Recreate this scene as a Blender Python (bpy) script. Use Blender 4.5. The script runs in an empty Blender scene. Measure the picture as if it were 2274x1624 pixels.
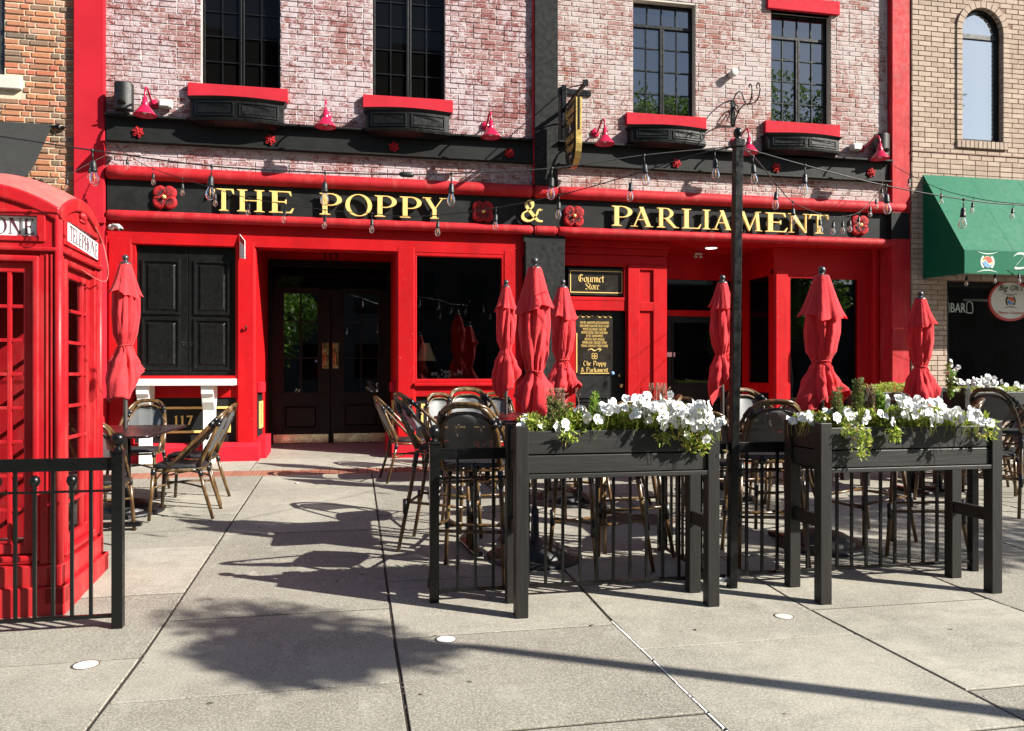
import bpy, bmesh, math, random
from mathutils import Vector, Matrix
from mathutils.geometry import tessellate_polygon
random.seed(7)
R=random.Random(11)
S=bpy.context.scene
# ---------------- camera, sky, sun, exposure ----------------
TH=math.radians(11.3); FP=1760.0; CC,SS=math.cos(TH),math.sin(TH)
cam=bpy.data.cameras.new('camera'); camo=bpy.data.objects.new('camera',cam); S.collection.objects.link(camo)
camo.location=(0,0,1.4); camo.rotation_euler=(math.radians(90),0,-TH)
cam.sensor_width=36; cam.lens=FP/2274*36; cam.shift_y=20/2274; cam.clip_start=.05; cam.clip_end=2000
S.camera=camo
W=bpy.data.worlds.new('World'); S.world=W; W.use_nodes=True
wn=W.node_tree; bg=wn.nodes['Background']; sk=wn.nodes.new('ShaderNodeTexSky'); sk.sky_type='NISHITA'; sk.sun_disc=False
SUN_EL=math.radians(33.0); SUN_AZ=math.radians(31.0)   # azimuth measured from the facade line
sd=Vector((math.cos(SUN_AZ)*math.cos(SUN_EL),-math.sin(SUN_AZ)*math.cos(SUN_EL),math.sin(SUN_EL)))
sk.sun_elevation=SUN_EL; sk.sun_rotation=math.atan2(sd.x,sd.y); sk.air_density=1.0; sk.dust_density=1.0; sk.ozone_density=1.2
wn.links.new(sk.outputs[0],bg.inputs[0]); bg.inputs[1].default_value=0.062
sl=bpy.data.lights.new('sun','SUN'); sl.energy=5.0; sl.angle=math.radians(.5); sl.color=(1,.955,.86)
so=bpy.data.objects.new('sun',sl); S.collection.objects.link(so); so.rotation_euler=sd.to_track_quat('Z','Y').to_euler(); so.location=(20,-12,16)
S.view_settings.view_transform='Standard'; S.view_settings.look='None'; S.view_settings.gamma=1; S.view_settings.use_curve_mapping=False
S.view_settings.exposure=1.33
S.render.engine='CYCLES'; S.cycles.max_bounces=8; S.cycles.transparent_max_bounces=16
# ---------------- measuring helpers ----------------
def onY(u,v,Y):
    a=(u-1137)/FP; t=Y/(CC-SS*a); return (t*(SS+CC*a), 1.4-(v-832)/FP*t)
def atT(u,v,t):
    a=(u-1137)/FP; return Vector((t*(SS+CC*a), t*(CC-SS*a), 1.4-(v-832)/FP*t))
def g(Y): return max(0,.045*(Y-4.3))
def G(u,v):
    t=4
    for i in range(60):
        a=(u-1137)/FP; Y=t*(CC-SS*a); t=(1.4-g(Y))/((v-832)/FP)
    return (t*(SS+CC*a), t*(CC-SS*a))
# ---------------- materials ----------------
def nt(name):
    m=bpy.data.materials.new(name); m.use_nodes=True; n=m.node_tree; return m,n,n.nodes['Principled BSDF']
def L(n,a,b): n.links.new(a,b)
def nz(n,scale,detail=4,rough=.55,coord=None,dist=0):
    t=n.nodes.new('ShaderNodeTexNoise'); t.inputs['Scale'].default_value=scale; t.inputs['Detail'].default_value=detail; t.inputs['Roughness'].default_value=rough; t.inputs['Distortion'].default_value=dist
    if coord is not None: L(n,coord,t.inputs['Vector'])
    return t.outputs['Fac']
def pos(n,sc=None):
    p=n.nodes.new('ShaderNodeNewGeometry').outputs['Position']
    if sc:
        m=n.nodes.new('ShaderNodeMapping'); m.inputs['Scale'].default_value=sc; L(n,p,m.inputs['Vector']); return m.outputs[0]
    return p
def ramp(n,fac,stops):
    r=n.nodes.new('ShaderNodeValToRGB'); e=r.color_ramp.elements
    while len(e)<len(stops): e.new(.5)
    for i,(p,c) in enumerate(stops):
        e[i].position=p; e[i].color=(c,c,c,1) if isinstance(c,(int,float)) else (*c,1)
    L(n,fac,r.inputs[0]); return r.outputs[0]
def mix(n,fac,a,b,mode='MIX'):
    m=n.nodes.new('ShaderNodeMix'); m.data_type='RGBA'; m.blend_type=mode
    for s,x in ((m.inputs[0],fac),(m.inputs[6],a),(m.inputs[7],b)):
        if hasattr(x,'is_output'): L(n,x,s)
        elif isinstance(x,(int,float)): s.default_value=x if s==m.inputs[0] else (x,x,x,1)
        else: s.default_value=(*x,1)
    return m.outputs[2]
def bump(n,b,h,strength=.3,dist=.01):
    k=n.nodes.new('ShaderNodeBump'); k.inputs['Strength'].default_value=strength; k.inputs['Distance'].default_value=dist
    L(n,h,k.inputs['Height']); L(n,k.outputs[0],b.inputs['Normal'])
def paint(name,col,rough=.5,var=.25,scale=3,metal=0,bs=.15,fine=60,spec=.5,streak=False,fade=None,fadeamt=.5,chips=None):
    m,n,b=nt(name); p=pos(n)
    f=nz(n,scale,5,.6,pos(n,(1,1,.25)) if streak else p)
    lo=tuple(c*(1-var) for c in col); hi=tuple(min(1,c*(1+var)) for c in col)
    c=ramp(n,f,[(.3,lo),(.7,hi)])
    if fade: c=mix(n,ramp(n,nz(n,scale*2.3,6,.65,pos(n,(1,1,.2))),[(.5,0.0),(.72,fadeamt)]),c,fade)
    if chips: c=mix(n,ramp(n,nz(n,38,3,.6,pos(n,(1,1,.6))),[(.70,0.),(.735,.85)]),c,chips); c=mix(n,ramp(n,nz(n,5,7,.75,p,1.5),[(.57,0.),(.70,.45)]),c,tuple(x*.45+.004 for x in col))
    L(n,c,b.inputs['Base Color']); b.inputs['Roughness'].default_value=rough; b.inputs['Metallic'].default_value=metal
    b.inputs['Specular IOR Level'].default_value=spec
    rr=ramp(n,nz(n,scale*4,4,.6,p),[(.3,max(0,rough-.1)),(.7,min(1,rough+.1))]); L(n,rr,b.inputs['Roughness'])
    if bs: bump(n,b,nz(n,fine,4,.6,p),bs,.004)
    return m
M={}
M['red']=paint('red_gloss_paint',(.41,.007,.010),.5,.14,2.2,bs=.2,fine=22,spec=.12,streak=True,fade=(.27,.006,.009),fadeamt=.55,chips=(.42,.10,.09))
M['red_pier']=paint('red_stucco_paint',(.42,.014,.026),.8,.12,2,bs=.3,fine=70,spec=.1)
M['red_mould']=paint('weathered_red_moulding',(.38,.013,.019),.65,.2,4,bs=.35,fine=30,spec=.2,fade=(.48,.085,.075),fadeamt=.45)
M['red_sill']=paint('red_masonry_sill_paint',(.44,.020,.034),.85,.1,5,bs=.35,fine=60,spec=.15)
M['red_kbox']=paint('red_kiosk_paint',(.35,.008,.013),.42,.16,3,bs=.16,fine=14,spec=.35,streak=True,fade=(.42,.055,.05),fadeamt=.6,chips=(.10,.02,.02))
M['red_roof']=paint('sun_bleached_red_paint',(.40,.085,.075),.7,.25,6,bs=.25,fine=40)
M['pink_red']=paint('crimson_lamp_enamel',(.42,.006,.045),.28,.05,3,bs=0)
M['rosette']=paint('faded_red_iron',(.34,.014,.018),.75,.25,18,bs=.4,fine=40,spec=.2)
M['black']=paint('black_satin_paint',(.0055,.0058,.0058),.36,.25,5,bs=.08,spec=.3)
M['black_beam']=paint('black_steel_beam_paint',(.012,.013,.013),.6,.2,4,bs=.12,spec=.2)
M['black_board']=paint('black_board_paint',(.012,.013,.013),.65,.35,5,bs=.2,fine=30,spec=.18)
M['black_stucco']=paint('black_rough_stucco',(.02,.021,.021),.85,.5,16,bs=.8,fine=70,spec=.15)
M['black_metal']=paint('black_powdercoat_metal',(.0035,.004,.0042),.3,.2,6,bs=.05,spec=.35)
M['rubber']=paint('black_rubber',(.007,.007,.008),.5,.1,8,bs=0)
M['grey_metal']=paint('dark_grey_metal',(.07,.07,.075),.35,.15,10,metal=.6,bs=0)
M['pole_metal']=paint('umbrella_pole_bronze',(.11,.10,.095),.4,.12,10,metal=.5,bs=0)
M['white']=paint('white_wood_paint',(.74,.74,.71),.5,.06,6,bs=.1)
M['offwhite']=paint('weathered_plastic_housing',(.50,.51,.47),.5,.12,20,bs=0)
M['stone']=paint('pale_stone',(.50,.48,.43),.8,.12,20,bs=.4)
M['gold']=paint('gold_leaf_yellow',(.75,.52,.17),.45,.08,12,bs=.08,fine=50)
M['gold_edge']=paint('brushed_gold_edge',(.50,.34,.11),.4,.25,9,metal=.6,bs=.2)
M['brass']=paint('polished_brass',(.60,.44,.20),.24,.05,3,metal=1,bs=0)
M['steel']=paint('brass_kick_plate',(.80,.72,.52),.28,.04,2,metal=1,bs=0)
M['canvas']=None
M['green']=paint('green_awning_vinyl',(.003,.105,.055),.6,.06,3,bs=.08,fine=20,spec=.15)
M['black_canvas']=paint('black_awning_canvas',(.017,.018,.017),.75,.12,5,bs=.2,fine=150)
M['table']=paint('dark_umber_table_top',(.014,.009,.010),.3,.25,6,bs=.05)
M['seat']=paint('black_woven_seat',(.008,.008,.009),.55,.3,150,bs=.4,fine=220)
M['bind']=paint('black_rattan_binding',(.008,.0085,.0095),.3,.5,120,bs=.4,fine=200)
M['soil']=paint('planter_soil',(.03,.022,.015),.95,.4,40,bs=1,fine=80)
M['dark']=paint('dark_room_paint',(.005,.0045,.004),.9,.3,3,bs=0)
M['sticker']=paint('blue_white_sticker',(.20,.38,.80),.4,.5,60,bs=0)
M['paper']=paint('white_paper',(.75,.74,.72),.6,.05,20,bs=0)
M['sediment']=paint('joint_grit',(.028,.022,.017),.95,.6,45,bs=1,fine=120)
M['asphalt']=paint('asphalt',(.05,.05,.05),.9,.2,30,bs=.8,fine=150)
M['petal']=paint('white_pansy_petal',(.84,.85,.85),.6,.05,40,bs=0)
M['pcentre']=paint('yellow_flower_centre',(.7,.5,.05),.6,.1,40,bs=0)
M['twig']=paint('dry_reddish_twig',(.22,.11,.07),.8,.4,40,bs=.3)
M['bark']=paint('grey_brown_bark',(.11,.085,.06),.9,.35,12,bs=1,fine=30)
M['screen']=paint('sign_white_face',(.62,.63,.60),.5,.05,8,bs=0)
M['inkred']=paint('sign_red_print',(.45,.05,.04),.5,.1,8,bs=0)
M['inkblue']=paint('sign_blue_print',(.10,.25,.60),.5,.1,8,bs=0)
M['inkyellow']=paint('sign_yellow_print',(.75,.6,.2),.5,.1,8,bs=0)
M['greyprint']=paint('pale_grey_print',(.42,.50,.45),.5,.1,8,bs=0)
M['purple']=paint('dark_maroon_lettering',(.09,.015,.03),.5,.1,8,bs=0)
M['opal']=paint('opal_sign_glass',(.72,.74,.74),.25,.03,5,bs=0)
M['lampshade']=paint('beige_lampshade',(.78,.52,.28),.8,.1,20,bs=.3)
M['lampbase']=paint('red_brown_lamp_base',(.16,.03,.02),.25,.4,30,bs=0)
M['brownsign']=paint('brown_black_sign_face',(.012,.009,.005),.35,.3,2,bs=0)
M['rust']=paint('rusty_cast_iron',(.10,.062,.045),.8,.35,20,bs=.5)
M['cloth_grey']=paint('grey_trim',(.2,.2,.2),.6,.1,5,bs=0)
M['farwall']=paint('far_building_render',(.045,.04,.036),.9,.2,2,bs=0)
M['sign_text_dark']=paint('dark_ornament_print',(.02,.02,.02),.5,.1,8,bs=0)
M['slab_pale']=None
# canvas: red cloth, slightly translucent
def canvas():
    m,n,b=nt('red_umbrella_canvas'); p=pos(n)
    c=ramp(n,nz(n,6,5,.6,p),[(.3,(.55,.030,.040)),(.7,(.66,.050,.058))]); L(n,c,b.inputs['Base Color'])
    b.inputs['Roughness'].default_value=.85; b.inputs['Specular IOR Level'].default_value=.15; b.inputs['Sheen Weight'].default_value=.15
    f1=nz(n,20,3,.5,pos(n,(1,1,.10)),.8); ab=n.nodes.new('ShaderNodeMath'); ab.operation='SUBTRACT'; L(n,f1,ab.inputs[0]); ab.inputs[1].default_value=.5
    a2=n.nodes.new('ShaderNodeMath'); a2.operation='ABSOLUTE'; L(n,ab.outputs[0],a2.inputs[0]); f2=nz(n,11,5,.65,pos(n,(1,1,.5)),1.5)
    a3=n.nodes.new('ShaderNodeMath'); a3.operation='MULTIPLY_ADD'; L(n,a2.outputs[0],a3.inputs[0]); a3.inputs[1].default_value=2.2; L(n,f2,a3.inputs[2]); bump(n,b,a3.outputs[0],.42,.016)
    tr=n.nodes.new('ShaderNodeBsdfTranslucent'); tr.inputs[0].default_value=(.75,.02,.02,1)
    mx=n.nodes.new('ShaderNodeMixShader'); mx.inputs[0].default_value=.22
    o=n.nodes['Material Output']; L(n,b.outputs[0],mx.inputs[1]); L(n,tr.outputs[0],mx.inputs[2]); L(n,mx.outputs[0],o.inputs[0]); return m
M['canvas']=canvas()
def leafmat(name,c1,c2,tr=.4,c3=None):
    m,n,b=nt(name); isl=n.nodes.new('ShaderNodeNewGeometry').outputs['Random Per Island']
    st=[(0,c1),(.75,c2),(1,c3 or c2)]
    c=ramp(n,isl,st); L(n,c,b.inputs['Base Color']); b.inputs['Roughness'].default_value=.5
    t=n.nodes.new('ShaderNodeBsdfTranslucent'); L(n,c,t.inputs[0]); mx=n.nodes.new('ShaderNodeMixShader'); mx.inputs[0].default_value=tr
    o=n.nodes['Material Output']; L(n,b.outputs[0],mx.inputs[1]); L(n,t.outputs[0],mx.inputs[2]); L(n,mx.outputs[0],o.inputs[0]); return m
M['leaf_pansy']=leafmat('yellow_green_pansy_leaves',(.22,.33,.04),(.42,.48,.09),.4,(.50,.36,.12))
M['leaf_shrub']=leafmat('dark_conifer_needles',(.07,.13,.03),(.19,.27,.06),.25,(.30,.15,.08))
M['leaf_fresh']=leafmat('fresh_rosemary_leaves',(.13,.27,.04),(.28,.42,.07),.3)
M['leaf_tree']=leafmat('street_tree_leaves',(.07,.15,.02),(.16,.27,.035),.5)
def glass(name,refl,tint=.5,rough=.01,alpha=True,col=(.9,.95,1)):
    m,n,b=nt(name); n.nodes.remove(b); o=n.nodes['Material Output']
    gl=n.nodes.new('ShaderNodeBsdfGlossy'); gl.inputs['Roughness'].default_value=rough; gl.inputs['Color'].default_value=(*col,1)
    if alpha: d=n.nodes.new('ShaderNodeBsdfTransparent'); d.inputs[0].default_value=(tint,tint,tint,1)
    else: d=n.nodes.new('ShaderNodeBsdfDiffuse'); d.inputs[0].default_value=(tint,tint,tint,1)
    fr=n.nodes.new('ShaderNodeLayerWeight'); fr.inputs[0].default_value=.2
    k=n.nodes.new('ShaderNodeMath'); k.operation='MULTIPLY_ADD'; L(n,fr.outputs['Fresnel'],k.inputs[0]); k.inputs[1].default_value=1; k.inputs[2].default_value=refl; k.use_clamp=True
    nb=n.nodes.new('ShaderNodeBump'); nb.inputs['Strength'].default_value=.03; nb.inputs['Distance'].default_value=.02; L(n,nz(n,1.7,1,.4,pos(n)),nb.inputs['Height']); L(n,nb.outputs[0],gl.inputs['Normal'])
    mx=n.nodes.new('ShaderNodeMixShader'); L(n,k.outputs[0],mx.inputs[0]); L(n,d.outputs[0],mx.inputs[1]); L(n,gl.outputs[0],mx.inputs[2]); L(n,mx.outputs[0],o.inputs[0]); return m
M['glass_shop']=glass('dark_shop_window_glass',.05,.82)
M['glass_door']=glass('door_glass',.22,.3)
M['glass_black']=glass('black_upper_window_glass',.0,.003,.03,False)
M['glass_sky']=glass('sky_reflecting_window_glass',.16,.008,.01,False)
M['glass_mirror']=glass('reflective_coated_glass',.45,.03,.02,False,(.86,.95,1))
M['glass_kbox']=glass('kiosk_window_glass',.0,.8)
M['glass_bulb']=glass('clear_bulb_glass',.10,.93)
M['glass_white']=M['opal']
def brickmat(name,stops,mort,wash=None,washcol=(.62,.57,.55),dirt=.0,grain=60,streak=False,isMort=False,w2=None):
    m,n,b=nt(name); p=pos(n)
    if isMort: c=mix(n,ramp(n,nz(n,40,4,.6,p),[(.35,0.),(.7,1.)]),mort,tuple(x*.7 for x in mort))
    else:
        at=n.nodes.new('ShaderNodeAttribute'); at.attribute_name='tone'; c=ramp(n,at.outputs['Fac'],stops)
        c=mix(n,ramp(n,nz(n,grain,5,.65,pos(n,(1,1,1) if not streak else (1,1,.12))),[(.3,0.),(.75,.45)]),c,tuple(x*.62 for x in (stops[0][1])) ,'MIX')
        if streak: c=mix(n,ramp(n,nz(n,90,3,.6,pos(n,(1,1,.1))),[(.4,0.),(.65,.5)]),c,(.46,.37,.30))
    if wash:
        f1=nz(n,wash[0],8,.72,p,.6); f0=nz(n,1.3,3,.55,p,.4); f2=nz(n,wash[1],6,.7,pos(n,(1,1,1.7)),.3)
        s=n.nodes.new('ShaderNodeMath'); s.operation='ADD'; L(n,f1,s.inputs[0]); L(n,f2,s.inputs[1]); s2=n.nodes.new('ShaderNodeMath'); s2.operation='MULTIPLY_ADD'; L(n,f0,s2.inputs[0]); s2.inputs[1].default_value=.55; L(n,s.outputs[0],s2.inputs[2]); s=n.nodes.new('ShaderNodeMath'); s.operation='SUBTRACT'; L(n,s2.outputs[0],s.inputs[0]); s.inputs[1].default_value=.275
        k=wash[2]+( -.12 if isMort else 0)
        c=mix(n,ramp(n,s.outputs[0],[(k,0.),(k+wash[3],.9)]),c,washcol)
        # broad areas where the old whitewash has gone
        if w2:
            c=mix(n,ramp(n,nz(n,2.2,3,.5,p),[(.5,0.),(.68,.55)]),c,w2,'MULTIPLY')
    L(n,c,b.inputs['Base Color']); b.inputs['Roughness'].default_value=.88; b.inputs['Specular IOR Level'].default_value=.25
    bump(n,b,nz(n,grain*1.3,5,.7,p),.5,.006)
    return m
old=[(0,(.20,.055,.05)),(.35,(.25,.10,.09)),(.7,(.30,.155,.145)),(1,(.36,.22,.21))]
M['brick_wash']=brickmat('whitewashed_red_brick',old,None,(11,55,.99,.13),(.46,.40,.42),grain=45)
M['mort_wash']=brickmat('whitewashed_mortar',old,(.42,.37,.34),(11,55,.98,.10),(.50,.43,.42),isMort=True)
old2=[(0,(.24,.075,.055)),(.35,(.27,.125,.11)),(.7,(.31,.18,.165)),(1,(.35,.26,.25))]
M['brick_pink']=brickmat('faded_pink_brick',old2,None,(9,50,.96,.2),(.43,.375,.37),grain=45)
M['mort_pink']=brickmat('cream_mortar',old2,(.56,.51,.43),(9,50,1.04,.2),(.52,.48,.43),isMort=True)
M['brick_orange']=brickmat('orange_tumbled_brick',[(0,(.17,.13,.10)),(.18,(.24,.15,.10)),(.4,(.40,.17,.095)),(.7,(.50,.22,.11)),(.88,(.46,.13,.075)),(1,(.52,.32,.22))],None,grain=35)
M['mort_orange']=brickmat('sandy_mortar',old2,(.64,.55,.41),isMort=True)
M['brick_tan']=brickmat('buff_wirecut_brick',[(0,(.30,.225,.175)),(.5,(.37,.285,.225)),(1,(.44,.35,.28))],None,grain=70,streak=True)
M['mort_tan']=brickmat('brown_mortar',old2,(.24,.15,.12),isMort=True)
M['paver']=brickmat('red_clay_paver',[(0,(.25,.10,.07)),(1,(.34,.15,.10))],None,grain=50)
def concrete(name,a,b_):
    m,n,b=nt(name); p=pos(n)
    at=n.nodes.new('ShaderNodeAttribute'); at.attribute_name='tone'
    c=mix(n,at.outputs['Fac'],a,b_)
    c=mix(n,ramp(n,nz(n,1.1,7,.66,p),[(.38,0.),(.66,.75)]),c,tuple(x*.72 for x in a))
    c=mix(n,ramp(n,nz(n,3.3,8,.75,p,1.2),[(.54,0.),(.68,.5)]),c,(.15,.135,.105))
    c=mix(n,ramp(n,nz(n,4.7,6,.7,pos(n,(1,.5,1)),.5),[(.56,0.),(.7,.4)]),c,(.40,.385,.34))
    c=mix(n,ramp(n,nz(n,95,4,.75,p),[(.45,0.),(.6,.55)]),c,(.48,.45,.40))
    c=mix(n,ramp(n,nz(n,150,3,.7,p),[(.55,0.),(.72,.6)]),c,(.10,.09,.08))
    c=mix(n,ramp(n,nz(n,9,5,.7,pos(n,(.4,1,1))),[(.52,0.),(.74,.32)]),c,(.14,.125,.105))
    v=n.nodes.new('ShaderNodeTexVoronoi'); v.inputs['Scale'].default_value=2.6; L(n,p,v.inputs['Vector'])
    c=mix(n,ramp(n,v.outputs['Distance'],[(.03,.85),(.045,0.)]),c,(.06,.052,.042))   # old gum spots
    L(n,c,b.inputs['Base Color']); b.inputs['Roughness'].default_value=.9; b.inputs['Specular IOR Level'].default_value=.2
    bump(n,b,nz(n,130,4,.7,p),.45,.004); return m
M['concrete']=concrete('broom_finished_concrete',(.175,.162,.132),(.345,.325,.268))
def wood(name,c1,c2):
    m,n,b=nt(name)
    c=ramp(n,nz(n,22,6,.65,pos(n,(.12,1,1)),1.2),[(.3,c1),(.75,c2)]); L(n,c,b.inputs['Base Color']); b.inputs['Roughness'].default_value=.5
    bump(n,b,nz(n,60,4,.6,pos(n,(.1,1,1))),.4,.004); return m
M['plank']=wood('black_stained_plank',(.007,.0075,.007),(.021,.021,.018))
def woodv():
    m,n,b=nt('black_stained_post')
    c=ramp(n,nz(n,22,6,.65,pos(n,(1,1,.12)),1.5),[(.3,(.004,.0037,.0035)),(.75,(.014,.0125,.010))]); L(n,c,b.inputs['Base Color']); b.inputs['Roughness'].default_value=.5
    bump(n,b,nz(n,60,4,.6,pos(n,(1,1,.1))),.4,.004); return m
M['postwood']=woodv()
def bamboo():
    m,n,b=nt('bamboo_look_tube')
    c=ramp(n,nz(n,30,4,.6,pos(n,(1,1,.25))),[(.3,(.03,.012,.005)),(.5,(.085,.045,.016)),(.74,(.19,.12,.045))]); L(n,c,b.inputs['Base Color']); b.inputs['Roughness'].default_value=.28; return m
M['bamboo']=bamboo()
def meshfab():
    m,n,b=nt('textilene_mesh_back'); b.inputs['Base Color'].default_value=(.085,.09,.095,1); b.inputs['Roughness'].default_value=.5
    t=n.nodes.new('ShaderNodeBsdfTransparent'); mx=n.nodes.new('ShaderNodeMixShader'); mx.inputs[0].default_value=.93
    o=n.nodes['Material Output']; L(n,t.outputs[0],mx.inputs[1]); L(n,b.outputs[0],mx.inputs[2]); L(n,mx.outputs[0],o.inputs[0]); return m
M['textilene']=meshfab()
m,n,b=nt('lit_ceiling_lamp'); b.inputs['Emission Color'].default_value=(1,.95,.9,1); b.inputs['Emission Strength'].default_value=2.5; M['lit']=m
m,n,b=nt('filament'); b.inputs['Base Color'].default_value=(.8,.35,.08,1); b.inputs['Emission Color'].default_value=(1,.45,.1,1); b.inputs['Emission Strength'].default_value=.15; M['filament']=m
# ---------------- mesh helpers ----------------
class MB:
    def __init__(s): s.v=[]; s.f=[]; s.t=[]; s.sm=[]
    def add(s,vs,fs,tone=None,smooth=False):
        o=len(s.v); s.v+= [tuple(v) for v in vs]; s.f+=[tuple(i+o for i in f) for f in fs]; s.t+=[tone if tone is not None else .5]*len(fs); s.sm+=[smooth]*len(fs); return s
    def box(s,x0,x1,y0,y1,z0,z1,tone=None):
        if x0>x1:x0,x1=x1,x0
        if y0>y1:y0,y1=y1,y0
        if z0>z1:z0,z1=z1,z0
        return s.add([(x0,y0,z0),(x1,y0,z0),(x1,y1,z0),(x0,y1,z0),(x0,y0,z1),(x1,y0,z1),(x1,y1,z1),(x0,y1,z1)],[(0,3,2,1),(4,5,6,7),(0,1,5,4),(1,2,6,5),(2,3,7,6),(3,0,4,7)],tone)
    def brick(s,x0,x1,yf,yb,z0,z1,c=.004,tone=.5,skew=0):
        v=[(x0+c,yf+skew,z0+c),(x1-c,yf-skew,z0+c),(x1-c,yf-skew,z1-c),(x0+c,yf+skew,z1-c)]
        w=[(x0,yf+c,z0),(x1,yf+c,z0),(x1,yf+c,z1),(x0,yf+c,z1)]; q=[(x0,yb,z0),(x1,yb,z0),(x1,yb,z1),(x0,yb,z1)]
        f=[(0,1,2,3)]
        for i in range(4):
            j=(i+1)%4; f.append((4+i,4+j,j,i)); f.append((8+i,8+j,4+j,4+i))
        return s.add(v+w+q,f,tone)
    def frust(s,a,b,z0,z1): # a,b = (x0,x1,y0,y1) bottom/top
        return s.add([(a[0],a[2],z0),(a[1],a[2],z0),(a[1],a[3],z0),(a[0],a[3],z0),(b[0],b[2],z1),(b[1],b[2],z1),(b[1],b[3],z1),(b[0],b[3],z1)],[(0,3,2,1),(4,5,6,7),(0,1,5,4),(1,2,6,5),(2,3,7,6),(3,0,4,7)])
    def tube(s,pts,r,n=8,cap=True,flat=1.0):
        pts=[Vector(p) for p in pts]; rs=r if isinstance(r,(list,tuple)) else [r]*len(pts); vs=[];N=len(pts)
        T0=(pts[1]-pts[0]).normalized(); up=Vector((0,0,1)) if abs(T0.z)<.9 else Vector((1,0,0)); nrm=(up-T0*up.dot(T0)).normalized()
        for i,p in enumerate(pts):
            T=(pts[min(i+1,N-1)]-pts[max(i-1,0)]).normalized(); nrm=(nrm-T*nrm.dot(T)).normalized(); bb=T.cross(nrm)
            for k in range(n):
                a=2*math.pi*k/n; vs.append(p+rs[i]*(math.cos(a)*nrm+math.sin(a)*bb*flat))
        fs=[(i*n+k,i*n+(k+1)%n,(i+1)*n+(k+1)%n,(i+1)*n+k) for i in range(N-1) for k in range(n)]
        if cap: fs+= [tuple(range(n-1,-1,-1)),tuple((N-1)*n+k for k in range(n))]
        return s.add(vs,fs,None,True)
    def lathe(s,prof,c=(0,0,0),n=20,axis='z',cap=False,ang=None):
        vs=[]
        for r,h in prof:
            for k in range(n):
                a=2*math.pi*k/n; x,y=r*math.cos(a),r*math.sin(a)
                p=(x,y,h) if axis=='z' else ((x,h,y) if axis=='y' else (h,x,y))
                vs.append((c[0]+p[0],c[1]+p[1],c[2]+p[2]))
        N=len(prof); fs=[(i*n+k,i*n+(k+1)%n,(i+1)*n+(k+1)%n,(i+1)*n+k) for i in range(N-1) for k in range(n)]
        if cap: fs+= [tuple(range(n-1,-1,-1)),tuple((N-1)*n+k for k in range(n))]
        return s.add(vs,fs,None,True)
    def poly(s,pts,y0,y1,fn=None): # outline in (x,z) extruded in y ; fn maps (x,y,z)
        n=len(pts); ar=sum(pts[i][0]*pts[(i+1)%n][1]-pts[(i+1)%n][0]*pts[i][1] for i in range(n))
        if ar<0: pts=pts[::-1]
        tri=tessellate_polygon([[Vector((p[0],p[1],0)) for p in pts]])
        vs=[(p[0],y0,p[1]) for p in pts]+[(p[0],y1,p[1]) for p in pts]
        if fn: vs=[fn(*q) for q in vs]
        fs=[]
        for t in tri:
            a,b_,c=[pts[i] for i in t]
            if (b_[0]-a[0])*(c[1]-a[1])-(b_[1]-a[1])*(c[0]-a[0])<0: t=t[::-1]
            fs.append(tuple(t)); fs.append(tuple(i+n for i in t[::-1]))
        fs+=[((i+1)%n,i,i+n,(i+1)%n+n) for i in range(n)]
        return s.add(vs,fs)
    def ring(s,o,i,y0,y1,closed=True,fn=None):
        n=len(o); vs=[(p[0],y0,p[1]) for p in o]+[(p[0],y0,p[1]) for p in i]+[(p[0],y1,p[1]) for p in o]+[(p[0],y1,p[1]) for p in i]
        if fn: vs=[fn(*q) for q in vs]
        fs=[]
        for k in range(n if closed else n-1):
            j=(k+1)%n; fs+=[(k,j,n+j,n+k),(2*n+k,3*n+k,3*n+j,2*n+j),(k,2*n+k,2*n+j,j),(n+k,n+j,3*n+j,3*n+k)]
        if not closed: fs+=[(0,n,3*n,2*n),(n-1,3*n-1,4*n-1,2*n-1)]
        return s.add(vs,fs)
    def xf(s,m):
        s.v=[tuple(m@Vector(v)) for v in s.v]; return s
    def mesh(s,name,mat=None):
        me=bpy.data.meshes.new(name); me.from_pydata(s.v,[],s.f)
        me.polygons.foreach_set('use_smooth',s.sm)
        a=me.attributes.new('tone','FLOAT','FACE'); a.data.foreach_set('value',s.t)
        if mat: me.materials.append(M[mat] if isinstance(mat,str) else mat)
        
        me.validate()
        me.update(); return me
    def obj(s,name,mat=None,parent=None,bev=0,fix=False,**kw):
        me=s.mesh(name,mat)
        if fix:
            bm=bmesh.new(); bm.from_mesh(me); bmesh.ops.recalc_face_normals(bm,faces=bm.faces); bm.to_mesh(me); bm.free()
        return place(name,me,parent,bev,**kw)
def place(name,me,parent=None,bev=0,loc=None,**kw):
    o=bpy.data.objects.new(name,me); S.collection.objects.link(o)
    if loc: o.location=loc
    if parent: o.parent=parent
    if bev:
        b=o.modifiers.new('bevel','BEVEL'); b.width=bev; b.segments=2; b.limit_method='ANGLE'; b.angle_limit=math.radians(40)
    for k,v in kw.items(): o[k]=v
    return o
def thing(name,label,cat,loc=(0,0,0),rz=0,group=None):
    o=bpy.data.objects.new(name,None); o.empty_display_size=.1; S.collection.objects.link(o); o.location=loc; o.rotation_euler=(0,0,rz)
    o['label']=label; o['category']=cat
    if group: o['group']=group
    return o
def tagt(o,label,cat,group=None):
    o['label']=label; o['category']=cat
    if group: o['group']=group
    return o
KIDS={}
def dup(root,loc,rz=0,label=None,group=None,sc=None):
    def rec(o,par):
        c=o.copy(); S.collection.objects.link(c); c.parent=par
        for ch in o.children: rec(ch,c)
        return c
    r=rec(root,None); r.location=loc; r.rotation_euler=(0,0,rz)
    if sc: r.scale=(sc,sc,sc)
    if label: r['label']=label
    if group: r['group']=group
    return r
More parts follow.
